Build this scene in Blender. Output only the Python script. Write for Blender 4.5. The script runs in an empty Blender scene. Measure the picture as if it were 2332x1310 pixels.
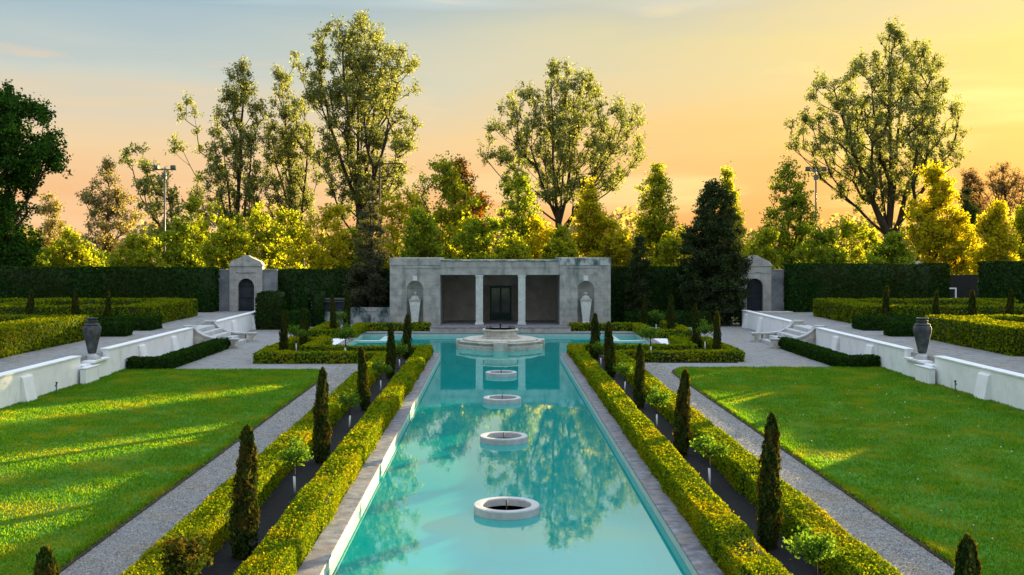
import bpy, math, random
import numpy as np
from mathutils import Vector
R = math.radians
C = bpy.context.scene
COL = C.collection
random.seed(7)

# ------------------------------------------------------------------ camera, sky, sun, exposure
VX, VY, F, CX, CH = 1130.0, 573.0, 2400.0, -0.2, 4.8       # vanishing point, focal length (photo pixels), camera x and height
cam = bpy.data.cameras.new('camera'); camo = bpy.data.objects.new('camera', cam); COL.objects.link(camo)
camo.location = (CX, 0, CH); camo.rotation_euler = (R(90), 0, 0)
cam.sensor_width = 36; cam.lens = 36 * F / 2332
cam.shift_x = (1166 - VX) / 2332; cam.shift_y = -(655 - VY) / 2332
cam.clip_start = 0.1; cam.clip_end = 2000
C.camera = camo

SUN_AZ, SUN_EL = R(39.5), R(5.8)
sd = Vector((math.sin(SUN_AZ) * math.cos(SUN_EL), math.cos(SUN_AZ) * math.cos(SUN_EL), math.sin(SUN_EL)))
sun = bpy.data.lights.new('sun', 'SUN'); sun.energy = 5.0; sun.angle = R(0.5); sun.color = (1.0, 0.75, 0.34)
suno = bpy.data.objects.new('sun', sun); COL.objects.link(suno)
suno.rotation_euler = (-sd).to_track_quat('-Z', 'Y').to_euler(); suno.location = (60, 90, 40)

C.view_settings.view_transform = 'Standard'; C.view_settings.look = 'None'
C.view_settings.exposure = 2.3; C.view_settings.gamma = 1.0
C.cycles.use_denoising = True
C.cycles.max_bounces = 6; C.cycles.diffuse_bounces = 3; C.cycles.glossy_bounces = 3
C.cycles.transmission_bounces = 4; C.cycles.transparent_max_bounces = 8; C.cycles.caustics_reflective = False
C.cycles.caustics_refractive = False

def s2l(c):
    return tuple(((v / 255) / 12.92 if v / 255 < 0.04045 else ((v / 255 + 0.055) / 1.055) ** 2.4) for v in c[:3])

def ramp(nt, stops, interp='LINEAR'):
    n = nt.nodes.new('ShaderNodeValToRGB'); cr = n.color_ramp; cr.interpolation = interp
    while len(cr.elements) < len(stops): cr.elements.new(0.5)
    for e, (p, c) in zip(cr.elements, stops):
        e.position = p; e.color = (*c[:3], 1)
    return n

def mth(nt, op, a, b=None, clamp=False):
    n = nt.nodes.new('ShaderNodeMath'); n.operation = op; n.use_clamp = clamp
    for i, v in enumerate((a, b)):
        if v is None: continue
        if hasattr(v, 'is_linked') or hasattr(v, 'links'): nt.links.new(v, n.inputs[i])
        else: n.inputs[i].default_value = v
    return n.outputs[0]

def mixc(nt, fac, a, b, blend='MIX'):
    n = nt.nodes.new('ShaderNodeMix'); n.data_type = 'RGBA'; n.blend_type = blend
    for s, v in ((n.inputs[0], fac), (n.inputs[6], a), (n.inputs[7], b)):
        if hasattr(v, 'links'): nt.links.new(v, s)
        elif isinstance(v, tuple): s.default_value = (*v[:3], 1)
        else: s.default_value = v
    return n.outputs[2]

W = bpy.data.worlds.new('World'); C.world = W; W.use_nodes = True
nt = W.node_tree; nt.nodes.clear(); L = nt.links.new
out = nt.nodes.new('ShaderNodeOutputWorld')
tc = nt.nodes.new('ShaderNodeTexCoord')
sep = nt.nodes.new('ShaderNodeSeparateXYZ'); L(tc.outputs['Generated'], sep.inputs[0])
zz = mth(nt, 'MAXIMUM', sep.outputs[2], 0.0)
hx, hy = math.sin(SUN_AZ), math.cos(SUN_AZ)
hor = mth(nt, 'SQRT', mth(nt, 'ADD', mth(nt, 'MULTIPLY', sep.outputs[0], sep.outputs[0]), mth(nt, 'MULTIPLY', sep.outputs[1], sep.outputs[1])))
cosd = mth(nt, 'DIVIDE', mth(nt, 'ADD', mth(nt, 'MULTIPLY', sep.outputs[0], hx), mth(nt, 'MULTIPLY', sep.outputs[1], hy)), mth(nt, 'MAXIMUM', hor, 0.001))
tw = mth(nt, 'POWER', mth(nt, 'DIVIDE', mth(nt, 'SUBTRACT', cosd, 0.45), 0.55, True), 2.5)
# streaky thin cloud: noise stretched along the horizon
mp = nt.nodes.new('ShaderNodeMapping'); mp.inputs['Scale'].default_value = (2.2, 2.2, 17.0); mp.inputs['Rotation'].default_value = (R(3), R(-5), 0)
L(tc.outputs['Generated'], mp.inputs[0])
nz = nt.nodes.new('ShaderNodeTexNoise'); nz.inputs['Scale'].default_value = 1.3; nz.inputs['Detail'].default_value = 5; nz.inputs['Distortion'].default_value = 0.5
L(mp.outputs[0], nz.inputs['Vector'])
cl = mth(nt, 'SUBTRACT', nz.outputs['Fac'], 0.5)
zc = mth(nt, 'MAXIMUM', mth(nt, 'ADD', zz, mth(nt, 'MULTIPLY', cl, 0.11)), 0.0)
ZEN = (1.10, 1.38, 1.72)
cool = ramp(nt, [(0, s2l((243, 174, 112))), (.04, s2l((243, 186, 132))), (.095, s2l((236, 204, 158))), (.15, s2l((199, 203, 192))), (.215, s2l((158, 183, 195))),
                 (.27, (.66, .84, .94)), (.36, (.80, 1.0, 1.12)), (.6, ZEN), (1, ZEN)])
warm = ramp(nt, [(0, s2l((248, 172, 84))), (.05, s2l((252, 186, 88))), (.11, s2l((254, 204, 94))), (.18, s2l((255, 222, 114))), (.235, s2l((238, 214, 162))),
                 (.27, (.88, .84, .66)), (.36, (.95, .98, .88)), (.6, ZEN), (1, ZEN)])
L(zc, cool.inputs[0]); L(zc, warm.inputs[0])
skyc = mixc(nt, tw, cool.outputs[0], warm.outputs[0])
clf = mth(nt, 'MULTIPLY', mth(nt, 'MAXIMUM', mth(nt, 'SUBTRACT', nz.outputs['Fac'], 0.50), 0.0), 5.0, True)
skyc = mixc(nt, clf, skyc, mixc(nt, tw, s2l((250, 208, 160)), s2l((255, 238, 140))))
# the dusk sky opposite the sun is dimmer, most of all low down
bk = mth(nt, 'MULTIPLY', mth(nt, 'ADD', mth(nt, 'MULTIPLY', cosd, -1.2), 0.25, True), mth(nt, 'SUBTRACT', 1.0, mth(nt, 'MULTIPLY', mth(nt, 'MULTIPLY', zz, zz), 1.15), True), True)
skyc = mixc(nt, mth(nt, 'MULTIPLY', bk, 0.75), skyc, (.27, .34, .43))
nish = nt.nodes.new('ShaderNodeTexSky'); nish.sky_type = 'NISHITA'; nish.sun_disc = False
nish.sun_elevation = SUN_EL; nish.sun_rotation = SUN_AZ; nish.dust_density = 2.0
bg1 = nt.nodes.new('ShaderNodeBackground'); L(skyc, bg1.inputs[0]); bg1.inputs[1].default_value = 0.215
bg2 = nt.nodes.new('ShaderNodeBackground'); L(nish.outputs[0], bg2.inputs[0]); bg2.inputs[1].default_value = 0.002
add = nt.nodes.new('ShaderNodeAddShader'); L(bg1.outputs[0], add.inputs[0]); L(bg2.outputs[0], add.inputs[1]); L(add.outputs[0], out.inputs[0])

# ------------------------------------------------------------------ helpers
def at(px, py, d):                    # photo pixel at distance d -> world point
    return Vector(((px - VX) / F * d + CX, d, CH - (py - VY) / F * d))

def tag(o, label=None, cat=None, group=None, kind=None):
    if label: o['label'] = label
    if cat: o['category'] = cat
    if group: o['group'] = group
    if kind: o['kind'] = kind
    return o

def thing(name, loc, label, cat, group=None):
    o = bpy.data.objects.new(name, None); COL.objects.link(o); o.location = loc; o.empty_display_size = 0.2
    return tag(o, label, cat, group)

def link(name, me, parent=None):
    o = bpy.data.objects.new(name, me); COL.objects.link(o)
    if parent is not None: o.parent = parent
    return o

def mesh_np(name, V, Fc, mat, smooth=False):
    me = bpy.data.meshes.new(name); V = np.asarray(V, np.float32); Fc = np.asarray(Fc, np.int32)
    n, k = Fc.shape
    me.vertices.add(len(V)); me.vertices.foreach_set('co', V.ravel())
    me.loops.add(n * k); me.loops.foreach_set('vertex_index', Fc.ravel())
    me.polygons.add(n); me.polygons.foreach_set('loop_start', np.arange(0, n * k, k, dtype=np.int32))
    me.update(calc_edges=True); me.materials.append(mat)
    if smooth: me.polygons.foreach_set('use_smooth', np.ones(n, bool))
    return me

class MB:
    def __init__(s): s.v = []; s.f = []; s.sm = []
    def add(s, vs, fs, smooth=False):
        b = len(s.v); s.v += [tuple(v) for v in vs]; s.f += [tuple(i + b for i in f) for f in fs]; s.sm += [smooth] * len(fs); return s
    def box(s, x0, x1, y0, y1, z0, z1):
        x0, x1 = min(x0, x1), max(x0, x1)
        return s.add([(x0, y0, z0), (x1, y0, z0), (x1, y1, z0), (x0, y1, z0), (x0, y0, z1), (x1, y0, z1), (x1, y1, z1), (x0, y1, z1)],
                     [(0, 3, 2, 1), (4, 5, 6, 7), (0, 1, 5, 4), (1, 2, 6, 5), (2, 3, 7, 6), (3, 0, 4, 7)])
    def prism(s, pts, a0, a1, axis):      # polygon extruded along an axis; pts are the two other coordinates in order
        def mk(p, a):
            return {'x': (a, p[0], p[1]), 'y': (p[0], a, p[1]), 'z': (p[0], p[1], a)}[axis]
        n = len(pts)
        return s.add([mk(p, a0) for p in pts] + [mk(p, a1) for p in pts],
                     [tuple(range(n))[::-1], tuple(range(n, 2 * n))] + [(i, (i + 1) % n, n + (i + 1) % n, n + i) for i in range(n)])
    def lathe(s, cx, cy, prof, n=24, smooth=True, rot=0.0):
        vs = []; fs = []
        for r, z in prof:
            for k in range(n):
                a = 2 * math.pi * (k + rot) / n; vs.append((cx + r * math.cos(a), cy + r * math.sin(a), z))
        for j in range(len(prof) - 1):
            for k in range(n):
                fs.append((j * n + k, j * n + (k + 1) % n, (j + 1) * n + (k + 1) % n, (j + 1) * n + k))
        if prof[0][0] > 1e-4 and prof[-1] != prof[0]:
            fs.append(tuple(range(n))[::-1]); fs.append(tuple((len(prof) - 1) * n + k for k in range(n)))
        return s.add(vs, fs, smooth)
    def tube(s, p, q, r0, r1=None, n=8):
        p, q = Vector(p), Vector(q); r1 = r0 if r1 is None else r1
        d = (q - p).normalized(); u = d.orthogonal().normalized(); w = d.cross(u)
        vs = [p + (u * math.cos(2 * math.pi * k / n) + w * math.sin(2 * math.pi * k / n)) * r0 for k in range(n)]
        vs += [q + (u * math.cos(2 * math.pi * k / n) + w * math.sin(2 * math.pi * k / n)) * r1 for k in range(n)]
        return s.add(vs, [(k, (k + 1) % n, n + (k + 1) % n, n + k) for k in range(n)] + [tuple(range(n))[::-1], tuple(range(n, 2 * n))], n > 6)
    def build(s, name, mat, parent=None, bevel=0.0):
        off = parent.location if parent is not None and parent.type == 'EMPTY' else (parent.parent.location if parent is not None and parent.parent else Vector())
        me = bpy.data.meshes.new(name); me.from_pydata([tuple(Vector(v) - off) for v in s.v], [], s.f); me.update()
        me.polygons.foreach_set('use_smooth', s.sm); me.materials.append(mat)
        o = link(name, me, parent)
        if bevel:
            m = o.modifiers.new('edge', 'BEVEL'); m.width = bevel; m.segments = 2; m.limit_method = 'ANGLE'; m.angle_limit = R(40)
        return o

# ------------------------------------------------------------------ materials
def newmat(name):
    m = bpy.data.materials.new(name); m.use_nodes = True; t = m.node_tree; t.nodes.clear()
    return m, t, t.nodes.new('ShaderNodeOutputMaterial')

def noise(t, scale, detail=4, rough=0.55, vec=None, stretch=None):
    n = t.nodes.new('ShaderNodeTexNoise'); n.inputs['Scale'].default_value = scale; n.inputs['Detail'].default_value = detail; n.inputs['Roughness'].default_value = rough
    g = t.nodes.new('ShaderNodeNewGeometry'); src = g.outputs['Position']
    if stretch:
        m = t.nodes.new('ShaderNodeMapping'); m.inputs['Scale'].default_value = stretch; t.links.new(src, m.inputs[0]); src = m.outputs[0]
    t.links.new(src, n.inputs['Vector']); return n.outputs['Fac']

def surf(name, stops, scale, rough=0.85, bump=0.0, bscale=40, extra=None, stretch=None, spec=0.3):
    m, t, o = newmat(name); p = t.nodes.new('ShaderNodeBsdfPrincipled')
    r = ramp(t, stops); t.links.new(noise(t, scale, 6, 0.62, stretch=stretch), r.inputs[0]); c = r.outputs[0]
    for (sc, st, lo, hi, colr, amt) in (extra or []):
        rr = ramp(t, [(lo, (0, 0, 0)), (hi, (1, 1, 1))]); t.links.new(noise(t, sc, 5, 0.6, stretch=st), rr.inputs[0])
        c = mixc(t, mth(t, 'MULTIPLY', rr.outputs[0], amt), c, colr)
    t.links.new(c, p.inputs['Base Color']); p.inputs['Roughness'].default_value = rough
    p.inputs['Specular IOR Level'].default_value = spec
    if bump:
        b = t.nodes.new('ShaderNodeBump'); b.inputs['Strength'].default_value = bump; b.inputs['Distance'].default_value = 0.02
        t.links.new(noise(t, bscale, 5, 0.65), b.inputs['Height']); t.links.new(b.outputs[0], p.inputs['Normal'])
    t.links.new(p.outputs[0], o.inputs[0]); return m

def joints(m, sx=.9, sz=.42):
    t = m.node_tree; p = [n for n in t.nodes if n.type == 'BSDF_PRINCIPLED'][0]; lk = p.inputs['Base Color'].links[0].from_socket
    g = t.nodes.new('ShaderNodeNewGeometry'); sp = t.nodes.new('ShaderNodeSeparateXYZ'); t.links.new(g.outputs['Position'], sp.inputs[0])
    cb = t.nodes.new('ShaderNodeCombineXYZ'); t.links.new(mth(t, 'ADD', sp.outputs[0], mth(t, 'MULTIPLY', sp.outputs[1], 1.0)), cb.inputs[0]); t.links.new(sp.outputs[2], cb.inputs[1])
    b = t.nodes.new('ShaderNodeTexBrick'); b.inputs['Scale'].default_value = 1; b.inputs['Brick Width'].default_value = sx; b.inputs['Row Height'].default_value = sz; b.inputs['Mortar Size'].default_value = .012; b.inputs['Mortar Smooth'].default_value = .3
    b.inputs['Color1'].default_value = (1, 1, 1, 1); b.inputs['Color2'].default_value = (.92, .925, .93, 1); b.inputs['Mortar'].default_value = (.72, .74, .75, 1); t.links.new(cb.outputs[0], b.inputs['Vector'])
    t.links.new(mixc(t, 1.0, lk, b.outputs['Color'], 'MULTIPLY'), p.inputs['Base Color'])

def leafmat(name, stops, trans=0.45, tint=(1.25, 1.15, 0.5), patch=None, pscale=1.5):
    m, t, o = newmat(name); g = t.nodes.new('ShaderNodeNewGeometry')
    r = ramp(t, stops); t.links.new(g.outputs['Random Per Island'], r.inputs[0]); c = r.outputs[0]
    if patch:
        rr = ramp(t, [(.48, (0, 0, 0)), (.68, (1, 1, 1))]); t.links.new(noise(t, pscale, 3), rr.inputs[0])
        c = mixc(t, mth(t, 'MULTIPLY', rr.outputs[0], patch[1]), c, patch[0])
    d = t.nodes.new('ShaderNodeBsdfDiffuse'); tr = t.nodes.new('ShaderNodeBsdfTranslucent'); t.links.new(c, d.inputs[0])
    t.links.new(mixc(t, 1.0, c, tint, 'MULTIPLY'), tr.inputs[0])
    mx = t.nodes.new('ShaderNodeMixShader'); mx.inputs[0].default_value = trans
    t.links.new(d.outputs[0], mx.inputs[1]); t.links.new(tr.outputs[0], mx.inputs[2]); t.links.new(mx.outputs[0], o.inputs[0]); return m

M = {}
M['gravel'] = surf('grey_gravel', [(.3, (.16, .168, .175)), (.5, (.29, .297, .305)), (.70, (.46, .465, .47))], 34, .95, .9, 90, [(0.9, None, .45, .66, (.34, .26, .17), .8), (7, None, .5, .62, (.17, .18, .20), .5), (2.3, None, .5, .66, (.14, .15, .17), .6)])
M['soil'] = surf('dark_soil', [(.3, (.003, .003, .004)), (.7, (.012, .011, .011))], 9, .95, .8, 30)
M['lawn'] = surf('lawn_turf', [(.3, (.02, .12, .008)), (.5, (.045, .2, .012)), (.7, (.10, .27, .02))], 1.1, .9, .5, 60, [(9, None, .45, .75, (.03, .15, .01), .6)])
M['dirt'] = surf('lawn_edge_dirt', [(.3, (.03, .025, .015)), (.7, (.08, .06, .03))], 6, .95, .5, 40)
M['field'] = surf('rough_field', [(.3, (.03, .07, .01)), (.7, (.10, .13, .03))], .2, .95)
M['coping'] = surf('coping_stone', [(.3, (.10, .10, .12)), (.5, (.20, .20, .22)), (.72, (.34, .34, .36))], 5, .8, .5, 30, [(1.2, None, .5, .65, (.26, .19, .15), .5)])
M['poolwall'] = surf('pale_pool_wall', [(.3, (.38, .56, .53)), (.7, (.54, .63, .58))], 3, .7, .2)
M['poolfloor'] = surf('turquoise_pool_floor', [(.3, (.03, .74, .70)), (.7, (.05, .84, .80))], .5, .7)
M['white'] = surf('whitewashed_wall', [(.28, (.78, .80, .82)), (.5, (.88, .885, .89)), (.7, (.92, .92, .92))], 1.7, .85, .35, 25, [(3.0, (1, 1, .35), .58, .74, (.42, .43, .44), .5), (0.8, None, .6, .7, (.55, .57, .58), .35)])
M['whitecap'] = surf('white_wall_cap', [(.3, (.72, .74, .76)), (.7, (.86, .87, .88))], 3, .8, .2)
M['greycap'] = surf('grey_joint_face', [(.3, (.16, .17, .20)), (.7, (.30, .31, .35))], 4, .85, .3)
M['stone'] = surf('weathered_limestone', [(.28, (.26, .27, .255)), (.5, (.44, .435, .405)), (.72, (.58, .565, .525))], 2.2, .9, .4, 22, [(1.1, (1.2, 1, .22), .56, .70, (.11, .155, .15), .7), (.6, None, .5, .7, (.40, .35, .33), .5)])
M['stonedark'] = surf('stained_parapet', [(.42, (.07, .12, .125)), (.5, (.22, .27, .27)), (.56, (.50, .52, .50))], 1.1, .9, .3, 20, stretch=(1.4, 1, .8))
joints(M['stone'])
M['inner'] = surf('brown_plaster', [(.3, (.30, .265, .23)), (.7, (.48, .43, .38))], 1.4, .9, .2)
M['fount'] = surf('buff_fountain_stone', [(.3, (.34, .31, .25)), (.5, (.50, .47, .40)), (.72, (.66, .64, .58))], 3.5, .8, .4, 22, [(2.5, (1, 1, .3), .55, .7, (.25, .23, .19), .5)])
M['ring'] = surf('painted_concrete_ring', [(.3, (.40, .405, .41)), (.7, (.60, .60, .60))], 4, .8, .3, 25, [(2, (1, 1, .4), .5, .7, (.30, .30, .28), .5)])
M['wet'] = surf('wet_basin', [(.3, (.06, .055, .05)), (.7, (.15, .14, .13))], 6, .15, .1)
M['urnstone'] = surf('dark_urn_stone', [(.3, (.035, .04, .045)), (.5, (.065, .07, .075)), (.72, (.15, .15, .15))], 4, .8, .5, 18)
M['sidewall'] = surf('grey_side_wall', [(.3, (.12, .14, .16)), (.5, (.22, .235, .25)), (.7, (.34, .345, .35))], 1.3, .9, .3)
M['column'] = surf('pale_column_stone', [(.3, (.48, .53, .50)), (.7, (.74, .76, .72))], 4, .9, .3)
M['urnpale'] = surf('pale_urn_stone', [(.3, (.62, .64, .62)), (.7, (.86, .88, .85))], 7, .8, .5, 20)
M['iron'] = surf('dark_iron', [(.3, (.012, .013, .015)), (.7, (.03, .03, .034))], 8, .6)
M['bluedoor'] = surf('blue_black_door', [(.3, (.010, .016, .030)), (.7, (.03, .04, .06))], 3, .6)
M['greendoor'] = surf('dark_green_door', [(.3, (.008, .035, .026)), (.7, (.02, .06, .045))], 3, .5)
M['beige'] = surf('beige_jamb', [(.3, (.17, .155, .125)), (.7, (.27, .25, .21))], 3, .8)
M['whitepost'] = surf('white_painted_metal', [(.3, (.7, .7, .7)), (.7, (.82, .82, .82))], 5, .5)
M['greymetal'] = surf('galvanised_metal', [(.3, (.09, .10, .09)), (.7, (.17, .18, .17))], 5, .5)
M['wood'] = surf('weathered_wood', [(.3, (.05, .035, .025)), (.7, (.12, .09, .06))], 3, .9)
M['roof'] = surf('clay_roof', [(.3, (.35, .13, .05)), (.7, (.5, .22, .09))], 3, .8)
M['slate'] = surf('grey_roof', [(.3, (.25, .26, .27)), (.7, (.42, .42, .43))], 3, .8)
M['house'] = surf('house_wall', [(.3, (.25, .2, .17)), (.7, (.38, .32, .27))], 3, .9)
M['bark'] = surf('grey_brown_bark', [(.3, (.03, .022, .016)), (.7, (.085, .065, .048))], 3, .95, .5, 12)
M['core'] = surf('hedge_inner_twigs', [(.3, (.006, .016, .003)), (.7, (.02, .045, .008))], 8, .95)
g = M['glass'] = newmat('door_glass')[0]
t = g.node_tree; o_ = [n for n in t.nodes][0]; p = t.nodes.new('ShaderNodeBsdfPrincipled'); p.inputs['Base Color'].default_value = (.02, .05, .04, 1); p.inputs['Roughness'].default_value = .08
t.links.new(p.outputs[0], o_.inputs[0])

# water: clear turquoise-tinted layer over the painted basin, mirror-like at low angles, faint ripples
m, t, o_ = newmat('pool_water'); M['water'] = m
tr = t.nodes.new('ShaderNodeBsdfTransparent'); tr.inputs[0].default_value = (.30, .97, .95, 1)
df = t.nodes.new('ShaderNodeBsdfDiffuse'); df.inputs[0].default_value = (.003, .58, .54, 1)
body = t.nodes.new('ShaderNodeMixShader'); body.inputs[0].default_value = .5; t.links.new(tr.outputs[0], body.inputs[1]); t.links.new(df.outputs[0], body.inputs[2])
gl = t.nodes.new('ShaderNodeBsdfGlossy'); gl.inputs['Roughness'].default_value = .012; gl.inputs[0].default_value = (.86, 1, 1, 1)
fr = t.nodes.new('ShaderNodeFresnel'); fr.inputs[0].default_value = 2.5
b = t.nodes.new('ShaderNodeBump'); b.inputs['Strength'].default_value = .035; b.inputs['Distance'].default_value = .02
t.links.new(noise(t, 2.6, 4, .55, stretch=(1.6, .8, 1)), b.inputs['Height'])
t.links.new(b.outputs[0], gl.inputs['Normal']); t.links.new(b.outputs[0], fr.inputs['Normal'])
mx = t.nodes.new('ShaderNodeMixShader'); t.links.new(fr.outputs[0], mx.inputs[0]); t.links.new(body.outputs[0], mx.inputs[1]); t.links.new(gl.outputs[0], mx.inputs[2])
t.links.new(mx.outputs[0], o_.inputs[0])

M['box'] = leafmat('boxwood_leaves', [(0, (.035, .10, .004)), (.5, (.135, .225, .007)), (1, (.28, .34, .012))], .35, (1.7, 1.25, .4), ((.34, .31, .008), .6), .8)
M['boxdark'] = leafmat('dark_yew_hedge_leaves', [(0, (0.0070, 0.0315, 0.0056)), (.6, (0.0210, 0.0630, 0.0084)), (1, (0.0420, 0.0980, 0.0105))], .35, (1.4, 1.2, .5))  # evenly dark green leaf tones for the darker low hedges
M['parterre'] = leafmat('parterre_hedge_leaves', [(0, (.03, .085, .005)), (.5, (.12, .19, .007)), (1, (.24, .28, .010))], .35, (1.8, 1.3, .4), ((.10, .08, .012), .5), .9)
M['tall'] = leafmat('tall_hedge_leaves', [(0, (.006, .028, .006)), (.6, (.018, .06, .010)), (1, (.04, .10, .014))], .25, (1.2, 1.1, .6), ((.04, .04, .008), .6), .35)
M['cyp'] = leafmat('cypress_scales', [(0, (0.0102, 0.0323, 0.0085)), (.55, (0.0298, 0.0680, 0.0136)), (.8, (0.0680, 0.0935, 0.0170)), (1, (.15, .12, .025))], .4, (1.3600, 0.9350, 0.3400), ((0.1190, 0.0723, 0.0153), .5), 2.9)
M['std'] = leafmat('bright_rose_leaves', [(0, (0.0450, 0.1200, 0.0150)), (.6, (0.0975, 0.2100, 0.0263)), (1, (0.1950, 0.3000, 0.0450))], .5, (1.3, 1.15, .5))
M['grass'] = leafmat('grass_blades', [(0, (.030, .130, .011)), (.5, (.064, .21, .019)), (1, (.115, .27, .028))], .55, (2.8, 1.75, .4), ((.17, .245, .024), .85), .75)
def tl(name, a, b, c, tr=.5, tint=(1.5, 1.2, .5)): M[name] = leafmat(name, [(0, a), (.5, b), (1, c)], tr, tint)
tl('maple_leaves', (.012, .045, .008), (.03, .09, .013), (.06, .15, .02), .25, (1.1, 1.1, .5))
tl('poplar_leaves', (.12, .16, .045), (.20, .24, .085), (.31, .33, .15), .55, (1.5, 1.35, .75))
tl('linden_leaves', (.13, .20, .016), (.23, .30, .026), (.36, .40, .04), .6, (1.8, 1.45, .45))
tl('green_leaves', (.10, .18, .018), (.18, .27, .028), (.28, .36, .04), .58, (1.8, 1.45, .5))
tl('yellow_leaves', (.22, .25, .012), (.36, .38, .018), (.52, .49, .026), .58, (1.7, 1.35, .5))
tl('amber_leaves', (0.1440, 0.0720, 0.0086), (0.2304, 0.1224, 0.0115), (0.3024, 0.1872, 0.0216), .5, (1.6, 1.2, .5))
tl('hazy_bud_leaves', (0.1584, 0.1152, 0.0432), (0.2160, 0.1584, 0.0648), (0.2736, 0.2016, 0.0864), .45, (1.3, 1, .6))  # sparse buds on far trees, with orange distance haze put into the leaf colour
tl('pale_leaves', (.17, .18, .07), (.26, .26, .11), (.36, .34, .16), .55, (1.6, 1.25, .7))
tl('conifer_needles', (.018, .042, .017), (.042, .072, .027), (.08, .105, .035), .25)
tl('brown_needles', (.045, .06, .035), (.085, .10, .06), (.13, .135, .085), .35)

# ------------------------------------------------------------------ ground, pool, lawns
PW, PZ, WZ = 2.82, -1.1, -0.18            # pool half-width, floor, water level
Y0, YA, YB, XA = 4.0, 49.6, 61.7, 8.0     # near end, cross-arm near and far edge, cross-arm half-width
mb = MB()
def sheet(mb, x0, x1, y0, y1, z): mb.add([(x0, y0, z), (x1, y0, z), (x1, y1, z), (x0, y1, z)], [(0, 1, 2, 3)])
BIG = 900
for r_ in ((-BIG, BIG, -200, Y0), (-BIG, -PW, Y0, YA), (PW, BIG, Y0, YA), (-BIG, -XA, YA, YB), (XA, BIG, YA, YB), (-BIG, BIG, YB, BIG)): sheet(mb, *r_, 0)
tag(mb.build('ground', M['gravel']), kind='structure')
mb = MB(); sheet(mb, -BIG, BIG, 72, BIG, .02); tag(mb.build('field', M['field']), kind='structure')

mb = MB(); sheet(mb, -PW, PW, Y0, YA, PZ); sheet(mb, -XA, XA, YA, YB, PZ)
floor = mb.build('pool_floor', M['poolfloor']); tag(floor, kind='structure')
outl = [(-PW, Y0), (PW, Y0), (PW, YA), (XA, YA), (XA, YB), (-XA, YB), (-XA, YA), (-PW, YA)]
mb = MB(); mb2 = MB()
for i in range(8):
    a, b_ = outl[i], outl[(i + 1) % 8]
    mb.add([(*a, PZ), (*b_, PZ), (*b_, -.30), (*a, -.30)], [(0, 1, 2, 3)])
    mb2.add([(*a, -.30), (*b_, -.30), (*b_, .0), (*a, .0)], [(0, 1, 2, 3)])
tag(mb.build('pool_wall', M['poolfloor']), kind='structure'); tag(mb2.build('pool_wall_rim', M['poolwall']), kind='structure')
mb = MB(); e = .0015
sheet(mb, -PW + e, PW - e, Y0 + e, YA, WZ); sheet(mb, -XA + e, XA - e, YA, YB - e, WZ)
tag(mb.build('pool_water', M['water']), kind='structure')
mb = MB()
for sx in (-1, 1):                        # coping slabs with open joints
    y = Y0
    while y < YA - .35:
        l_ = random.uniform(1.2, 1.9); y1 = min(y + l_, YA - .30)
        mb.box(sx * (PW - .03), sx * 3.16, y, y1 - .012, .004, .045 + random.uniform(-.004, .004)); y = y1
    x = 3.16
    while x < XA + .3:
        x1 = min(x + 1.5, XA + .32); mb.box(sx * x, sx * (x1 - .012), YA - .30, YA + .03, .004, .045); x = x1
    x = 0
    while x < XA:
        x1 = min(x + 1.6, XA); mb.box(sx * (x + .006), sx * (x1 - .006), YB - .03, YB + .32, .004, .045); x = x1
    y = YA + .04
    while y < YB + .3:
        y1 = min(y + 1.5, YB + .32); mb.box(sx * (XA - .03), sx * (XA + .32), y, y1 - .012, .004, .045); y = y1
tag(mb.build('pool_coping', M['coping'], bevel=.008), kind='structure')

def lawn(sx):
    xi, xo, y1 = 6.83, 15.2 if sx < 0 else 15.62, (42.4 if sx < 0 else 43.2)
    pts = [(xo, 4), (xi, 4), (xi, y1 - 2.2)]
    for k in range(1, 9):
        a = k / 8 * math.pi / 2; pts.append((xi - .35 + .9 - .9 * math.cos(a) if False else xi + .75 * (1 - math.cos(a)), y1 - 2.2 + 2.2 * math.sin(a)))
    pts.append((xo, y1)); pts = [(sx * x, y) for x, y in pts]
    m_ = MB(); m_.prism(pts, .002, .055, 'z'); tag(m_.build('lawn', M['lawn']), kind='structure')
    m_ = MB(); pe = []
    for x, y in pts: pe.append((x - sx * (.12 if abs(abs(x) - xi) < .5 else 0), y))
    m_.prism(pe, .001, .03, 'z'); tag(m_.build('lawn_edge', M['dirt']), kind='structure')
    return xi, xo, y1
rng = np.random.default_rng(3)
GB = []
for sx in (-1, 1):
    xi, xo, y1 = lawn(sx)
    n = 260000
    y = 15 + (y1 - 15) * rng.random(n) ** 1.35; x = xi + (xo - xi) * rng.random(n)
    edge = rng.random(n) < .06; x = np.where(edge, xi + rng.normal(0, .04, n), x)
    keep = (x < y * .62 + 4) & ~((y > y1 - 2.2) & (x < xi + .75 * (1 - np.sqrt(np.clip(1 - ((y - y1 + 2.2) / 2.2) ** 2, 0, 1))))); x, y = x[keep], y[keep]
    GB.append(np.stack([sx * x, y, np.full(len(x), .045)], 1))
P = np.concatenate(GB); n = len(P)
tuft = np.sin(P[:, 0] * 2.1 + 1.3 * np.sin(P[:, 1] * 1.1)) * np.sin(P[:, 1] * 1.3 + 1.7 * np.sin(P[:, 0] * .9)) + .6 * np.sin(P[:, 0] * 4.7 + P[:, 1] * 2.9) * np.sin(P[:, 1] * 3.7)
h = rng.uniform(.02, .05, n) * (1 + P[:, 1] / 60) * (1 + .14 * tuft); w = h * rng.uniform(.18, .32, n); a = rng.random(n) * 6.283
dx, dy = np.cos(a) * w, np.sin(a) * w; lean = rng.normal(0, .35, (n, 2)) * h[:, None]
V = np.empty((n, 3, 3)); V[:, 0] = P + np.stack([dx, dy, 0 * dx], 1); V[:, 1] = P - np.stack([dx, dy, 0 * dx], 1)
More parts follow.
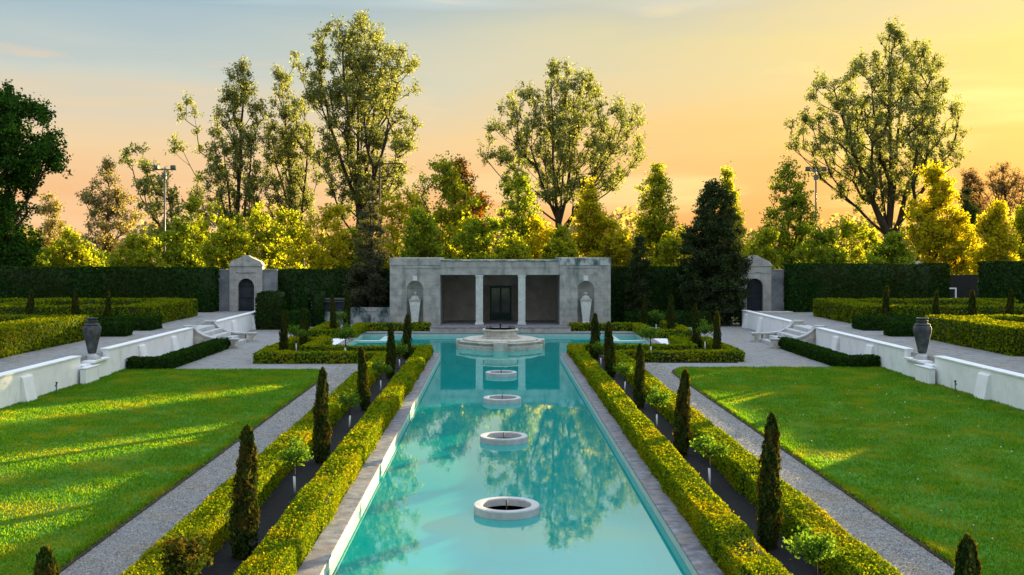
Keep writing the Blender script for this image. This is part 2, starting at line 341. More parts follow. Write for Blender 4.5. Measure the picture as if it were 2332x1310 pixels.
V[:, 2] = P + np.stack([lean[:, 0], lean[:, 1], h], 1)
go = link('grass', mesh_np('grass', V.reshape(-1, 3), np.arange(3 * n).reshape(-1, 3), M['grass'])); tag(go, 'short mown green grass covering both lawns', 'grass', kind='stuff')
# loose stones on the two gravel paths
m, t, o_ = newmat('loose_stones'); M['stones'] = m; g_ = t.nodes.new('ShaderNodeNewGeometry'); r_ = ramp(t, [(0, (.13, .125, .12)), (.5, (.27, .265, .26)), (.85, (.40, .36, .30)), (1, (.52, .51, .50))])
t.links.new(g_.outputs['Random Per Island'], r_.inputs[0]); p = t.nodes.new('ShaderNodeBsdfDiffuse'); t.links.new(r_.outputs[0], p.inputs[0]); t.links.new(p.outputs[0], o_.inputs[0])
n = 60000; y = 14 + 32 * rng.random(n) ** 1.5; sg = rng.choice([-1, 1], n); c = np.stack([sg * rng.uniform(5.3, 6.8, n), y, np.full(n, .004)], 1); s = (rng.uniform(.004, .014, n) * (1 + y / 45))[:, None]
octa = np.array([(1, 0, 0), (-1, 0, 0), (0, 1, 0), (0, -1, 0), (0, 0, .7)], float); V = c[:, None, :] + octa[None] * s[:, None, :] * rng.uniform(.6, 1.4, (n, 5, 1)); f0 = np.array([(0, 2, 4), (2, 1, 4), (1, 3, 4), (3, 0, 4)])
tag(link('gravel_stones', mesh_np('gravel_stones', V.reshape(-1, 3), (np.arange(n)[:, None, None] * 5 + f0[None]).reshape(-1, 3), M['stones'])), 'loose grey and sandy stones on the gravel paths', 'gravel', kind='stuff')
# scattered white clover heads on the right lawn
n = 70; c = np.stack([rng.uniform(7.2, 15.3, n), rng.uniform(17, 43, n), np.full(n, .10)], 1); s = rng.uniform(.008, .022, n)[:, None]
octa = np.array([(1, 0, 0), (-1, 0, 0), (0, 1, 0), (0, -1, 0), (0, 0, 1), (0, 0, -1)], float)
V = (c[:, None, :] + octa[None] * s[:, None, :]).reshape(-1, 3); f0 = np.array([(0, 2, 4), (2, 1, 4), (1, 3, 4), (3, 0, 4), (2, 0, 5), (1, 2, 5), (3, 1, 5), (0, 3, 5)])
tag(link('clover_flowers', mesh_np('clover_flowers', V, (np.arange(n)[:, None, None] * 6 + f0[None]).reshape(-1, 3), M['whitepost'])), 'tiny white clover flowers dotted over the lawn right of the pool', 'flowers', kind='stuff')

# soil beds
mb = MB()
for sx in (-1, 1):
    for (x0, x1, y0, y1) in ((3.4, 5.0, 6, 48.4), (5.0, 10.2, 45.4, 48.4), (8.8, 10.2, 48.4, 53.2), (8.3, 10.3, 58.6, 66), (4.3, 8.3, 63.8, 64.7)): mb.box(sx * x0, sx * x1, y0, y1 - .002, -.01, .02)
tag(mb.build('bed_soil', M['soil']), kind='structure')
# upper terraces
XL, XR = 15.15, 15.57
for sx, X in ((-1, XL), (1, XR)):
    mb = MB(); mb.box(sx * (X + .25), sx * 90, -20, 52.05, -.3, .92); mb.box(sx * (X + .25), sx * 90, 56.4, 69.4, -.3, .92); mb.box(sx * (X + .75), sx * 90, 52.05, 56.4, -.3, .9195)
    tag(mb.build('terrace', M['gravel']), kind='structure')
# white paving slabs at the ends of the cross arm
for sx, w_ in ((-1, 'left'), (1, 'right')):
    t_ = MB().box(sx * 8.36, sx * 9.05, 53.7, 57.4, .002, .06).build('paving_slab', M['whitecap'], bevel=.01)
    tag(t_, f'long white paving slab at the {w_} end of the pool cross arm', 'paving slab', 'white slabs at the cross arm ends')
    st = thing('pool_steps', (sx * 7.1, 59.8, -.2), f'pale aqua step frame at the waterline in the {w_} arm of the pool', 'pool steps', 'steps in the pool arms')
    m_ = MB(); x0, x1, y0, y1 = 6.25, XA - .004, 58.1, YB - .004
    m_.box(sx * x0, sx * x1, y0, y0 + .6, -1.0, -.13); m_.box(sx * x0, sx * (x0 + .45), y0 + .6, y1, -1.0, -.131); m_.build('step_frame', M['poolwall'], st, .01)
    MB().box(sx * (x0 + .45), sx * x1, y0 + .6, y1 - .5, -1.0, -.3).box(sx * (x0 + .45), sx * x1, y1 - .5, y1, -1.0, -.2).build('tread', M['poolwall'], st)

# ------------------------------------------------------------------ foliage tools
def leaves(c, nrm, size, rng, jit=.8, el=1.5):
    n = len(c); nn = nrm + rng.normal(0, jit, (n, 3)); nn /= np.linalg.norm(nn, axis=1)[:, None] + 1e-9
    r_ = rng.normal(0, 1, (n, 3)); u = np.cross(nn, r_); u /= np.linalg.norm(u, axis=1)[:, None] + 1e-9; v = np.cross(nn, u)
    s = (size * rng.uniform(.7, 1.3, n))[:, None] if np.ndim(size) else (np.full(n, size) * rng.uniform(.7, 1.3, n))[:, None]
    V = np.empty((n, 4, 3)); V[:, 0] = c + u * s * el * .5; V[:, 1] = c + v * s * .5; V[:, 2] = c - u * s * el * .5; V[:, 3] = c - v * s * .5
    return V.reshape(-1, 3), np.arange(4 * n).reshape(-1, 4)

def wob(p, ph, k):      # cheap smooth pseudo-noise
    return (np.sin(p[:, 0] * k + ph[0]) * np.sin(p[:, 1] * k * .83 + ph[1]) + np.sin(p[:, 2] * k * 1.3 + p[:, 1] * k * .5 + ph[2]) * .7 + np.sin(p[:, 0] * k * 2.1 - p[:, 1] * k * 1.7 + ph[3]) * .5) * .45

HN = 0
def hedge(name, label, boxes, mat, group=None, lump=.042, seg=1.15, dens=1.9, cat='hedge', round_=.05, smin=.027):
    global HN; HN += 1; rg = np.random.default_rng(100 + HN); VV, FF, nb = [], [], 0
    ph = rg.random(4) * 6; core = MB()
    for bi, (x0, x1, y0, y1, z0, z1) in enumerate(boxes):
        i_ = .045
        core.box(x0 + i_, x1 - i_, y0 + i_, y1 - i_, z0 - .02, z1 - i_)
        faces = [((x0, x1), (y0, y1), (z1, z1), (0, 0, 1)), ((x0, x0), (y0, y1), (z0, z1), (-1, 0, 0)), ((x1, x1), (y0, y1), (z0, z1), (1, 0, 0)),
                 ((x0, x1), (y0, y0), (z0, z1), (0, -1, 0)), ((x0, x1), (y1, y1), (z0, z1), (0, 1, 0))]
        for fx, fy, fz, nr in faces:
            ys = np.linspace(fy[0], fy[1], max(2, int((fy[1] - fy[0]) / 3) + 1)) if fy[1] > fy[0] else np.array([fy[0], fy[0]])
            for ya, yb in zip(ys[:-1], ys[1:]):
                dist = math.hypot((ya + yb) / 2, (x0 + x1) / 2); s = max(smin, dist * .00165)
                dims = [d for d in (fx[1] - fx[0], yb - ya, fz[1] - fz[0]) if d > 1e-6]
                n = int(np.prod(dims) * dens / (s * s)) if len(dims) == 2 else 0
                if n < 1: continue
                p = np.stack([rg.uniform(fx[0], fx[1], n) if fx[1] > fx[0] else np.full(n, fx[0]), rg.uniform(ya, yb, n) if yb > ya else np.full(n, ya),
                              rg.uniform(fz[0], fz[1], n) if fz[1] > fz[0] else np.full(n, fz[0])], 1)
                keep = np.ones(n, bool)
                for bj, q in enumerate(boxes):
                    if bj != bi:
                        keep &= ~((p[:, 0] > q[0] - .02) & (p[:, 0] < q[1] + .02) & (p[:, 1] > q[2] - .02) & (p[:, 1] < q[3] + .02) & (p[:, 2] < q[5] - .02))
                p = p[keep]; n = len(p)
                if n < 1: continue
                nv = np.array(nr, float)
                # round the upper edges and vary each bush a little
                cxm, cym = (x0 + x1) / 2, (y0 + y1) / 2
                long_y = (y1 - y0) > (x1 - x0); sc = np.floor((p[:, 1] if long_y else p[:, 0]) / seg).astype(int)
                hs = np.sin(sc * 12.9898 + bi * 4.1 + HN) * 43758.5453; hs = hs - np.floor(hs) - .5
                off = lump * (wob(p, ph, 2.2) + 1.1 * hs) + rg.normal(0, lump * .45, n)
                p = p + nv[None] * off[:, None]
                if nr[2] == 0: p[:, 2] = np.where(p[:, 2] > (z0 + z1) / 2, p[:, 2] + lump * 1.1 * hs * .5, p[:, 2])
                ed = np.clip((p[:, 2] - (z1 - round_)) / round_, 0, 1) * round_ * .6
                p[:, 0] = np.where(np.abs(p[:, 0] - cxm) > (x1 - x0) / 2 - round_, p[:, 0] - np.sign(p[:, 0] - cxm) * ed, p[:, 0])
                v, f = leaves(p, nv * .9, np.full(n, s), rg, .95 if nr[2] else .5, 1.35); VV.append(v); FF.append(f + nb); nb += len(v)
    cv = np.array(core.v); cf = np.array(core.f); VV.append(cv); FF.append(cf + nb)
    me = mesh_np(name, np.concatenate(VV), np.concatenate(FF), mat); me.materials.append(M['core'])
    mi = np.zeros(len(me.polygons), np.int32); mi[-len(cf):] = 1; me.polygons.foreach_set('material_index', mi)
    return tag(link(name, me), label, cat, group)

def mir(bs, sx): return [((x0, x1, *r_) if sx > 0 else (-x1, -x0, *r_)) for x0, x1, *r_ in bs]
H = .46
for sx, w_ in ((-1, 'left'), (1, 'right')):
    dy = 0 if sx < 0 else .7
    hedge('boxwood_hedge', f'low boxwood hedge running along the {w_} edge of the pool, beside the coping',
          mir([(3.16, 3.74, 8, 48.6 + dy, 0, H), (3.74, 9.15, 48.05 + dy, 48.6 + dy, 0, H), (8.55, 9.15, 48.6 + dy, 53.5, 0, H)], sx), M['box'], 'low boxwood hedges round the pool beds')
    hedge('boxwood_hedge', f'low boxwood hedge between the {w_} gravel path and the cypress bed',
          mir([(4.66, 5.28, 8, 45.05 + dy, 0, H), (4.66, 10.6, 45.05 + dy, 45.65 + dy, 0, H), (10.0, 10.6, 45.65 + dy, 53.3, 0, H), (9.15, 10.0, 52.85, 53.35, 0, H)], sx), M['box'], 'low boxwood hedges round the pool beds')
    hedge('boxwood_hedge', f'low boxwood hedge round the far {w_} bed in front of the pavilion urn niche',
          mir([(8.0, 10.65, 58.3, 58.85, 0, H), (10.05, 10.65, 58.85, 66, 0, H), (8.0, 8.6, 58.85, 63.5, 0, H), (4.2, 8.6, 63.5, 64.1, 0, H)], sx), M['box'], 'low boxwood hedges round the pool beds')
    X = XL if sx < 0 else XR
    hedge('corner_hedge', f'L shaped low hedge at the foot of the {w_} white wall beside the lawn corner',
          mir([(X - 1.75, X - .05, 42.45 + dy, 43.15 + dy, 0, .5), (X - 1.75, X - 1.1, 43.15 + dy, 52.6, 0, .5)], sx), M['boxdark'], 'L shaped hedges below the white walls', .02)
    # parterres on the upper terraces
    T = .92; xf = 18.2 if sx < 0 else 18.9; y0 = 35 if sx < 0 else 39; G = 'clipped parterre hedges on the upper terraces'
    hedge('parterre_hedge', f'broad clipped parterre hedge with yellow lit top behind the {w_} urn',
          mir(([(xf, xf + 1.9, 8, 37.6, T, T + 1.15)] if sx > 0 else []) + [(xf, xf + 1.9, y0, 47, T, T + 1.02), (xf + 1.9, xf + 13, 46.1, 47, T, T + 1.02)], sx), M['parterre'], G, .04, 1.3)  # right side only: unseen nearer block, added and raised to shade the lawn
    hedge('parterre_hedge', f'rectangular clipped parterre hedge near the {w_} stone gateway',
          mir([(xf, xf + 1.9, 55.3, 63.5, T, T + 1.0), (xf + 1.9, xf + 12, 55.3, 56.2, T, T + 1.0), (xf + .9, xf + 12, 62.9, 63.9, T, T + 1.0), (xf + 8.4, xf + 9.4, 56.2, 62.9, T, T + 1.0)], sx), M['parterre'], G, .04, 1.3)
    hedge('small_hedge', f'knee high clipped hedge behind the {w_} urn, nearer of the pair at the parterre opening',
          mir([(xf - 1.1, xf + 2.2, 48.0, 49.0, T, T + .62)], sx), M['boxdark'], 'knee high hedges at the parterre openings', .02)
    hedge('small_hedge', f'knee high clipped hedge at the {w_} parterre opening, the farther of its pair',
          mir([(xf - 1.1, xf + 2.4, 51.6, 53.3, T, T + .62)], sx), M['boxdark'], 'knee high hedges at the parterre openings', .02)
GT = 'tall dark hedges closing the garden'
hedge('tall_hedge', 'tall dark clipped hedge left of the left stone gateway', [(-36, -18.25, 67.2, 68.6, .9, 3.72)], M['tall'], GT, .05, 2.5)
hedge('tall_hedge', 'tall dark clipped hedge between the left gateway and the pavilion', [(-15.2, -7.1, 69.3, 70.6, 0, 3.58)], M['tall'], GT, .05, 2.5)
hedge('tall_hedge', 'tall dark clipped hedge between the pavilion and the big dark yew', [(7.1, 15.4, 69.9, 71.2, 0, 3.75)], M['tall'], GT, .05, 2.5)
hedge('tall_hedge', 'tall dark clipped hedge right of the right stone gateway', [(18.55, 28.8, 67.4, 68.8, .9, 3.98)], M['tall'], GT, .05, 2.5)
hedge('tall_hedge', 'tall dark clipped hedge block at the far right edge of the garden', [(30.6, 42, 66, 67.4, .9, 4.15)], M['tall'], GT, .05, 2.5)
hedge('clipped_bush', 'dark rounded bush beside the end of the left white wall', [(-14.95, -13.4, 64.6, 66.2, 0, 2.3)], M['tall'], 'dark clipped bushes by the left gateway', .08, .7, cat='bush', round_=.35)
hedge('clipped_bush', 'dark rounded bush in front of the tall hedge, right of the wall end bush', [(-13.2, -12.2, 67, 68.2, 0, 2.45)], M['tall'], 'dark clipped bushes by the left gateway', .08, .7, cat='bush', round_=.35)
hedge('clipped_bush', 'slim dark bush in front of the tall hedge, nearest the metal rail', [(-12.0, -11.2, 67.2, 68.2, 0, 2.3)], M['tall'], 'dark clipped bushes by the left gateway', .08, .7, cat='bush', round_=.3)
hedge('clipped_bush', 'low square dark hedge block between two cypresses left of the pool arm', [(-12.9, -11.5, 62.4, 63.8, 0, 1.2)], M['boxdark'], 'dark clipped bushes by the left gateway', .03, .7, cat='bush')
hedge('clipped_bush', 'low dark hedge in the shade between pavilion and big yew', [(8.0, 13.5, 66.8, 67.8, 0, .95)], M['tall'], None, .04, .9, cat='bush')

# ------------------------------------------------------------------ cypresses and standards
def cypress_mesh(seed, n=7000):
    rg = np.random.default_rng(seed); u = rg.random(n); z = 2.05 * u ** .85
    zs = [0, .15, .5, .9, 1.4, 1.8, 1.98, 2.06]; rs = [.11, .155, .185, .17, .135, .095, .062, .01]
    r_ = np.interp(z, zs, rs); a = rg.random(n) * 6.283
    lump = 1 + .17 * np.sin(a * 3 + z * 5 + seed) + .15 * np.sin(a * 5 - z * 9 + 2 * seed) + .10 * np.sin(a * 7 + z * 17) + rg.normal(0, .10, n)
    rr = r_ * lump * np.where(rg.random(n) < .25, rg.random(n) ** .5, 1)
    c = np.stack([rr * np.cos(a) + .03 * np.sin(z * 1.3 + seed), rr * np.sin(a), z], 1)
    nv = np.stack([np.cos(a), np.sin(a), .5 + 0 * a], 1); up = np.array([0, 0, 1.0])
    nn = nv + rg.normal(0, .5, (n, 3)); nn /= np.linalg.norm(nn, axis=1)[:, None]
    v = up[None] * .9 + nv * .35 + rg.normal(0, .3, (n, 3)); v -= nn * (v * nn).sum(1)[:, None]; v /= np.linalg.norm(v, axis=1)[:, None]; w = np.cross(nn, v)
    s = rg.uniform(.03, .055, n)[:, None]
    V = np.empty((n, 4, 3)); V[:, 0] = c + v * s * 1.2; V[:, 1] = c + w * s * .38; V[:, 2] = c - v * s * .6; V[:, 3] = c - w * s * .38
    core = MB(); core.lathe(0, 0, [(r0 * .72 + .001, z0 * .97 + .02) for r0, z0 in zip(rs, zs)], 10, False)
    tri = [[f[0], f[1], f[2], f[3] if len(f) > 3 else f[2]] for f in core.f if len(f) == 4]
    me = mesh_np('crown', np.concatenate([V.reshape(-1, 3), np.array(core.v)]), np.concatenate([np.arange(4 * n).reshape(-1, 4), np.array(tri) + 4 * n]), M['cyp'])
    me.materials.append(M['core']); mi = np.zeros(len(me.polygons), np.int32); mi[-len(tri):] = 1; me.polygons.foreach_set('material_index', mi)
    return me
CYP = [cypress_mesh(s) for s in (1, 2, 3)]
stem_me = MB().tube((0, 0, -.05), (0, 0, .3), .035, .03).build('trunk', M['bark']).data
bpy.data.objects.remove(bpy.data.objects['trunk'])
NC = 0
def cypress(x, y, h, label, z0=0, w=1.0, group='clipped cypresses in the beds'):
    global NC; NC += 1
    r_ = thing('cypress', (x, y, z0), label, 'cypress', group); s = h / 2.05; w *= random.uniform(.8, 1.02); r_.scale = (w * s ** .5, w * s ** .5, s)
    r_.rotation_euler = (random.uniform(-.035, .035), random.uniform(-.035, .035), NC * 1.7)
    link('crown', CYP[NC % 3], r_); link('trunk', stem_me, r_)
XC = 4.18
ordn = ['nearest the camera', 'second', 'third', 'fourth', 'fifth', 'last and farthest']
for sx, w_, ds, hs in ((-1, 'left', (9.4, 16.5, 23.9, 31.8, 39.6, 47.0), (2.16, 2.06, 2.14, 1.9, 2.08, 2.0)), (1, 'right', (9.7, 17.0, 24.8, 32.3, 40.2, 46.7), (2.15, 2.17, 2.0, 1.95, 2.1, 2.05))):
    for k, (d, h_) in enumerate(zip(ds, hs)):
        tone = 'browned' if sx < 0 else 'dark green'
        cypress(sx * XC, d, h_, f'{tone} narrow cypress in the bed {w_} of the pool, {ordn[k]}', w=(1.05 if k else 1))
cypress(-9.75, 47.4, 2.15, 'cypress at the outer front corner of the left cross arm bed'); cypress(-9.6, 51.6, 2.05, 'cypress near the end cap of the left cross arm bed')
cypress(-9.4, 59.5, 2.4, 'cypress at the front of the far left bed before the pavilion', w=.95); cypress(-9.3, 64.3, 2.35, 'cypress at the back of the far left bed beside the low grey wall')
cypress(9.8, 47.8, 2.1, 'cypress at the outer front corner of the right cross arm bed'); cypress(9.75, 52.6, 2.2, 'cypress near the end cap of the right cross arm bed')
cypress(9.8, 60.3, 2.35, 'cypress at the front of the far right bed below the big yew', w=1.1); cypress(8.9, 65.0, 2.2, 'shaded cypress at the back of the far right bed')
for x, y, h_, l_ in ((-19.6, 52.6, 1.85, 'cypress on the left terrace beside the farther knee high hedge'), (-20.2, 50.2, 1.95, 'cypress on the left terrace behind the left urn'), (-24.2, 54.2, 1.85, 'leftmost cypress on the left terrace before the long parterre hedge'),
                     (19.9, 54.4, 2.1, 'leftmost cypress on the right terrace beside the knee high hedge'), (20.9, 50.6, 1.95, 'cypress on the right terrace directly behind the right urn'), (24.2, 54.0, 1.9, 'second cypress from the right on the right terrace'), (26.3, 54.4, 1.9, 'rightmost cypress on the right terrace')):
    cypress(x, y, h_, l_, .92, 1.05)

def standard_mesh(seed, n=900, mt='std'):
    rg = np.random.default_rng(seed); VV = []; nb = 0
    tw = rg.normal(0, 1, (16, 3)); tw[:, 2] = np.abs(tw[:, 2]) * .8; tw /= np.linalg.norm(tw, axis=1)[:, None]; tw *= rg.uniform(.12, .34, 16)[:, None]; tw[:, 2] = tw[:, 2] * 1.1 + .74
    i = rg.integers(0, 16, n); c = tw[i] + rg.normal(0, .065, (n, 3))
    v, f = leaves(c, np.tile((0, 0, .6), (n, 1)), .042, rg, .8, 1.5)
    cr = mesh_np('crown', v, f, M[mt])
    s = MB(); s.tube((0, 0, .38), (0, 0, .70), .018, .014)
    for q in tw: s.tube((0, 0, .66), q, .009, .004, 5)
    st = s.build('trunk', M['bark']); me = st.data; bpy.data.objects.remove(st)
    return cr, me
STD = [standard_mesh(s) for s in (11, 12, 13)]
DARK = standard_mesh(14, 1500, 'cyp')  # darker brownish crown for the nearest standard on the left
gd = MB().tube((0, 0, -.02), (0.012, 0, .38), .024, .024).build('trunk_guard', M['whitepost']); guard_me = gd.data; bpy.data.objects.remove(gd)
NS = 0
def standard(x, y, label, s=1.0, var=None):
    global NS; NS += 1
    r_ = thing('standard_rose', (x, y, .02), label, 'small tree', 'small standard trees with white trunks'); r_.scale = (s, s, s); r_.rotation_euler = (0, random.uniform(-.05, .05), NS * 2.1)
    va = var or STD[NS % 3]; link('crown', va[0], r_); link('trunk', va[1], r_); link('trunk_guard', guard_me, r_)
for sx, w_, ds in ((-1, 'left', (13.4, 20.75, 28.4, 36.2, 43.2)), (1, 'right', (14.3, 21.5, 28.6, 35.8, 43.8))):
    for k, d in enumerate(ds):
        standard(sx * (XC - .02), d, f'{"dark brownish" if (k == 0 and sx < 0) else "small leafy"} standard tree with white trunk guard, {w_} bed, ' + ['nearest the camera', 'second from the camera', 'third from the camera', 'fourth from the camera', 'farthest of its row'][k], 1.0 if (k == 0 and sx < 0) else .95, DARK if (k == 0 and sx < 0) else None)
standard(-6.9, 46.8, 'small standard tree behind the left cross hedge near the white slab', 1.35); standard(6.75, 47.4, 'small standard tree behind the right cross hedge near the white slab', 1.35)
standard(-9.6, 49.6, 'small standard tree between two cypresses in the left cross arm bed', 1.2); standard(9.75, 50.2, 'round pale standard tree between two cypresses in the right cross arm bed', 1.3)
standard(-9.3, 62.2, 'small standard tree in the far left bed before the pavilion', 1.2); standard(9.3, 62.6, 'small standard tree in the far right bed below the yew', 1.2)

# ------------------------------------------------------------------ white retaining walls, urns, steps
def urn(x, y, z, label):
    u = thing('garden_urn', (x, y, z), label, 'urn', 'dark urns on the white walls')
    MB().box(x - .26, x + .26, y - .26, y + .26, z, z + .07).lathe(x, y, [(.25, z + .071), (.235, z + .12), (.16, z + .17), (.12, z + .22)], 24).build('foot', M['ring'], u, .008)
    MB().lathe(x, y, [(.13, z + .221), (.15, z + .25), (.16, z + .30), (.20, z + .50), (.27, z + .80), (.325, z + 1.03), (.335, z + 1.14), (.315, z + 1.22), (.27, z + 1.27)], 32).build('body', M['urnstone'], u)
    MB().lathe(x, y, [(.285, z + 1.271), (.29, z + 1.30), (.24, z + 1.33), (.19, z + 1.345), (.185, z + 1.40), (.215, z + 1.415), (.215, z + 1.435), (.17, z + 1.45), (.16, z + 1.49), (.21, z + 1.505), (.225, z + 1.545), (.18, z + 1.55), (.15, z + 1.42), (0.0001, z + 1.40)], 32).build('neck', M['urnstone'], u)

def cheek(m_, mc, sx, X, y0, y1):         # swept side wall of the steps: outline in (x,z)
    top = [(X + .55, 1.14), (X + .02, 1.14), (X - .05, 1.02), (X - .18, .86), (X - .42, .70), (X - .75, .58), (X - 1.15, .52), (X - 1.6, .50), (X - 2.2, .50)]
    th = .085
    bot = [(X - 1.62, .0), (X - 1.62, .50 - th), (X - 1.15, .52 - th), (X - .75, .58 - th), (X - .42, .70 - th), (X - .20, .83 - th), (X - .08, 1.0 - th), (X + .02, 1.14 - th), (X + .5, 1.14 - th), (X + .5, 0)]
    m_.prism([(sx * a, b) for a, b in bot], y0 + .05, y1 - .05, 'y')
    up = top; lo = [(a + (.06 if i in (2, 3, 4) else 0) * 0, b - th) for i, (a, b) in enumerate(top)]
    for i in range(len(top) - 1):
        a, b = top[i], top[i + 1]
        n_ = Vector((b[1] - a[1], -(b[0] - a[0]))).normalized() if i in (1, 2, 3, 4, 5) else Vector((0, 1))
    mc.prism([(sx * a, b) for a, b in up] + [(sx * a, b) for a, b in lo[::-1]], y0, y1, 'y')
    m_.prism([(sx * a, b) for a, b in ((X - 1.78, .415), (X - 2.16, .415), (X - 2.12, .33), (X - 1.98, .24), (X - 1.95, .14), (X - 2.16, .10), (X - 2.16, 0), (X - 1.72, 0), (X - 1.72, .1), (X - 1.84, .16), (X - 1.84, .3))], y0 + .04, y1 - .04, 'y')

for sx, X, w_ in ((-1, XL, 'left'), (1, XR, 'right')):
    cap = .055
    near = (10, 37.9); mid = (40.7, 52.0); far = (56.3, 67.6)
    def wall(seg, label, butts, nm='retaining_wall'):
        o = thing(nm, (sx * X, sum(seg) / 2, 0), label, 'wall', 'white retaining walls')
        MB().box(sx * X, sx * (X + .32), seg[0], seg[1], -.1, 1.0).build('wall_face', M['white'], o)
        m_ = MB(); nn = max(2, int((seg[1] - seg[0]) / 1.9)); st_ = (seg[1] - seg[0] + .04) / nn
        for q in range(nn): m_.box(sx * (X - .035), sx * (X + .36), seg[0] - .02 + q * st_ + .006, seg[0] - .02 + (q + 1) * st_ - .006, 1.0, 1.0 + cap + random.uniform(-.004, .004))
        m_.build('coping', M['whitecap'], o, .008)
        for b_ in butts:
            m_ = MB(); m_.prism([(sx * (X + .05), -.05), (sx * (X - .24), -.05), (sx * (X - .08), .82), (sx * (X - .05), .86), (sx * (X + .05), .88)], b_, b_ + .75, 'y'); m_.build('buttress', M['white'], o, .01)
    wall(near, f'long white retaining wall beside the {w_} lawn, nearest section', [18.5, 25.8, 33.1] if sx < 0 else [19, 26.4, 33.6])
    wall(mid, f'white retaining wall between the {w_} urn and the steps', [44.0, 48.4])
    wall(far, f'white retaining wall between the {w_} steps and the gateway', [59.5, 64.6] if sx < 0 else [62.3, 66.0])
    pd = thing('urn_pedestal', (sx * X, 39.3, 0), f'white stepped pedestal under the {w_} urn in the wall gap', 'pedestal', 'white pedestals under the urns')
    MB().box(sx * (X - .10), sx * (X + .32), 37.925, 40.675, -.1, .70).build('block', M['white'], pd)
    MB().box(sx * (X - .32), sx * (X - .102), 37.6, 38.85, -.1, .60).build('step', M['white'], pd, .01)
    MB().box(sx * (X - .34), sx * (X - .08), 37.57, 38.88, .602, .64).build('step_cap', M['whitecap'], pd, .008)
    MB().box(sx * (X - .22), sx * (X + .52), 38.6, 40.2, .702, .78).build('slab', M['whitecap'], pd, .01)
    urn(sx * (X + .14), 39.35, .78, f'tall dark stone urn standing on the {w_} white wall')
    st = thing('garden_steps', (sx * (X - 1), 54.2, 0), f'stone steps with swept side walls between {w_} terrace and pool', 'steps', 'stone steps up to the terraces')
    m_ = MB(); n_ = 5
    for k in range(n_): m_.box(sx * (X - 1.75 + k * .42), sx * (X + .74), 52.5, 55.85, (k * .184 if k else -.05) + (.001 if k else 0), (k + 1) * .184 - (.0 if k < n_ - 1 else .002))
    m_.build('treads', M['ring'], st, .008)
    for (a, b_) in ((52.05, 52.5), (55.85, 56.3)):
        m1, m2 = MB(), MB(); cheek(m1, m2, sx, X, a, b_); m1.build('side_wall', M['fount'], st); m2.build('handrail_coping', M['ring'], st, .012)
    tp = thing('garden_tap', (sx * (X - .35), 35.4 if sx > 0 else 35.0, .05), f'small garden tap on a thin post beside the {w_} white wall', 'tap', 'garden taps by the walls')
    x_, y_ = tp.location.x, tp.location.y
    MB().tube((x_, y_, 0), (x_, y_, .42), .02).build('post', M['greymetal'], tp); MB().tube((x_, y_, .40), (x_, y_ - .12, .34), .02, .015).tube((x_, y_, .42), (x_, y_, .47), .035).build('valve', M['iron'], tp)

# ------------------------------------------------------------------ fountains in the pool
for k, d in enumerate((20.16, 27.7, 34.95, 42.3)):
    o = thing('ring_fountain', (0, d, WZ), ['white concrete ring fountain in the pool, largest and nearest', 'white ring fountain in the pool, second from the camera', 'white ring fountain in the pool, third from the camera', 'smallest white ring fountain, just before the tiered fountain'][k], 'fountain ring', 'ring fountains along the pool')
    zt = -.03
    MB().lathe(0, d, [(.48, -.42), (.625, -.42), (.63, zt - .02), (.618, zt), (.482, zt), (.47, zt - .02), (.47, -.42)], 72, False).build('ring', M['ring'], o)
    MB().lathe(0, d, [(.30, -1.099), (.36, -.425)], 32).build('pedestal', M['poolfloor'], o)
    MB().lathe(0, d, [(.001, -.172), (.469, -.172)], 48).build('basin_water', M['wet'], o)
    MB().tube((0, d, -.6), (0, d, .03), .014).tube((0, d, .03), (0, d, .05), .02, .012).build('jet_pipe', M['iron'], o)
o = thing('tiered_fountain', (0.02, 55, WZ), 'octagonal tiered stone fountain at the crossing of the pool before the pavilion', 'fountain')
x, y = .02, 55.0
def octo(m_, r, z0, z1, rr=None, n=8): m_.lathe(x, y, [(r, z0), (rr or r, z1)], n, False, .5)
m_ = MB(); octo(m_, 2.34, -1.05, .02); m_.build('lower_plinth', M['fount'], o, .02)
m_ = MB(); octo(m_, 2.2, .0201, .12); octo(m_, 2.28, .1202, .20); m_.build('step_ring', M['fount'], o, .02)
m_ = MB(); m_.lathe(x, y, [(1.95, .2003), (1.95, .27), (1.85, .30)], 48, True); m_.build('round_tread', M['fount'], o, .012)
for a in (0, 90, 180, 270):
    ca, sa = math.cos(R(a)), math.sin(R(a)); m_ = MB()
    pts = [(x + ca * u - sa * v, y + sa * u + ca * v) for u, v in ((1.95, -.36), (2.3, -.36), (2.3, .36), (1.95, .36))]
    m_.prism(pts, -1.0, .235, 'z'); m_.build('block', M['fount'], o, .02)
m_ = MB(); octo(m_, 1.06, .3002, .36); octo(m_, .98, .3604, .40, .94); octo(m_, .94, .4005, .68); octo(m_, .97, .6806, .70, 1.02); octo(m_, 1.02, .7007, .77, .98); m_.build('basin', M['fount'], o, .012)
m_ = MB(); m_.lathe(x, y, [(.001, .772), (.86, .772)], 8, False, .5); m_.build('basin_water', M['iron'], o)
m_ = MB(); m_.tube((x, y, .75), (x, y, 1.0), .05, .03); m_.tube((x, y, .98), (x, y, 1.04), .07, .05); m_.build('jet_pipe', M['iron'], o)
m_ = MB()
for k in range(16):
    a, b_ = R(22.5 * k), R(22.5 * (k + 1)); p = (x + .72 * math.cos(a), y + .72 * math.sin(a), .86); q = (x + .72 * math.cos(b_), y + .72 * math.sin(b_), .86)
    m_.tube(p, q, .016, n=5)
    if k % 2 == 0: m_.tube((p[0], p[1], .77), (p[0], p[1], .90), .016, n=5)
m_.build('spray_ring', M['iron'], o)

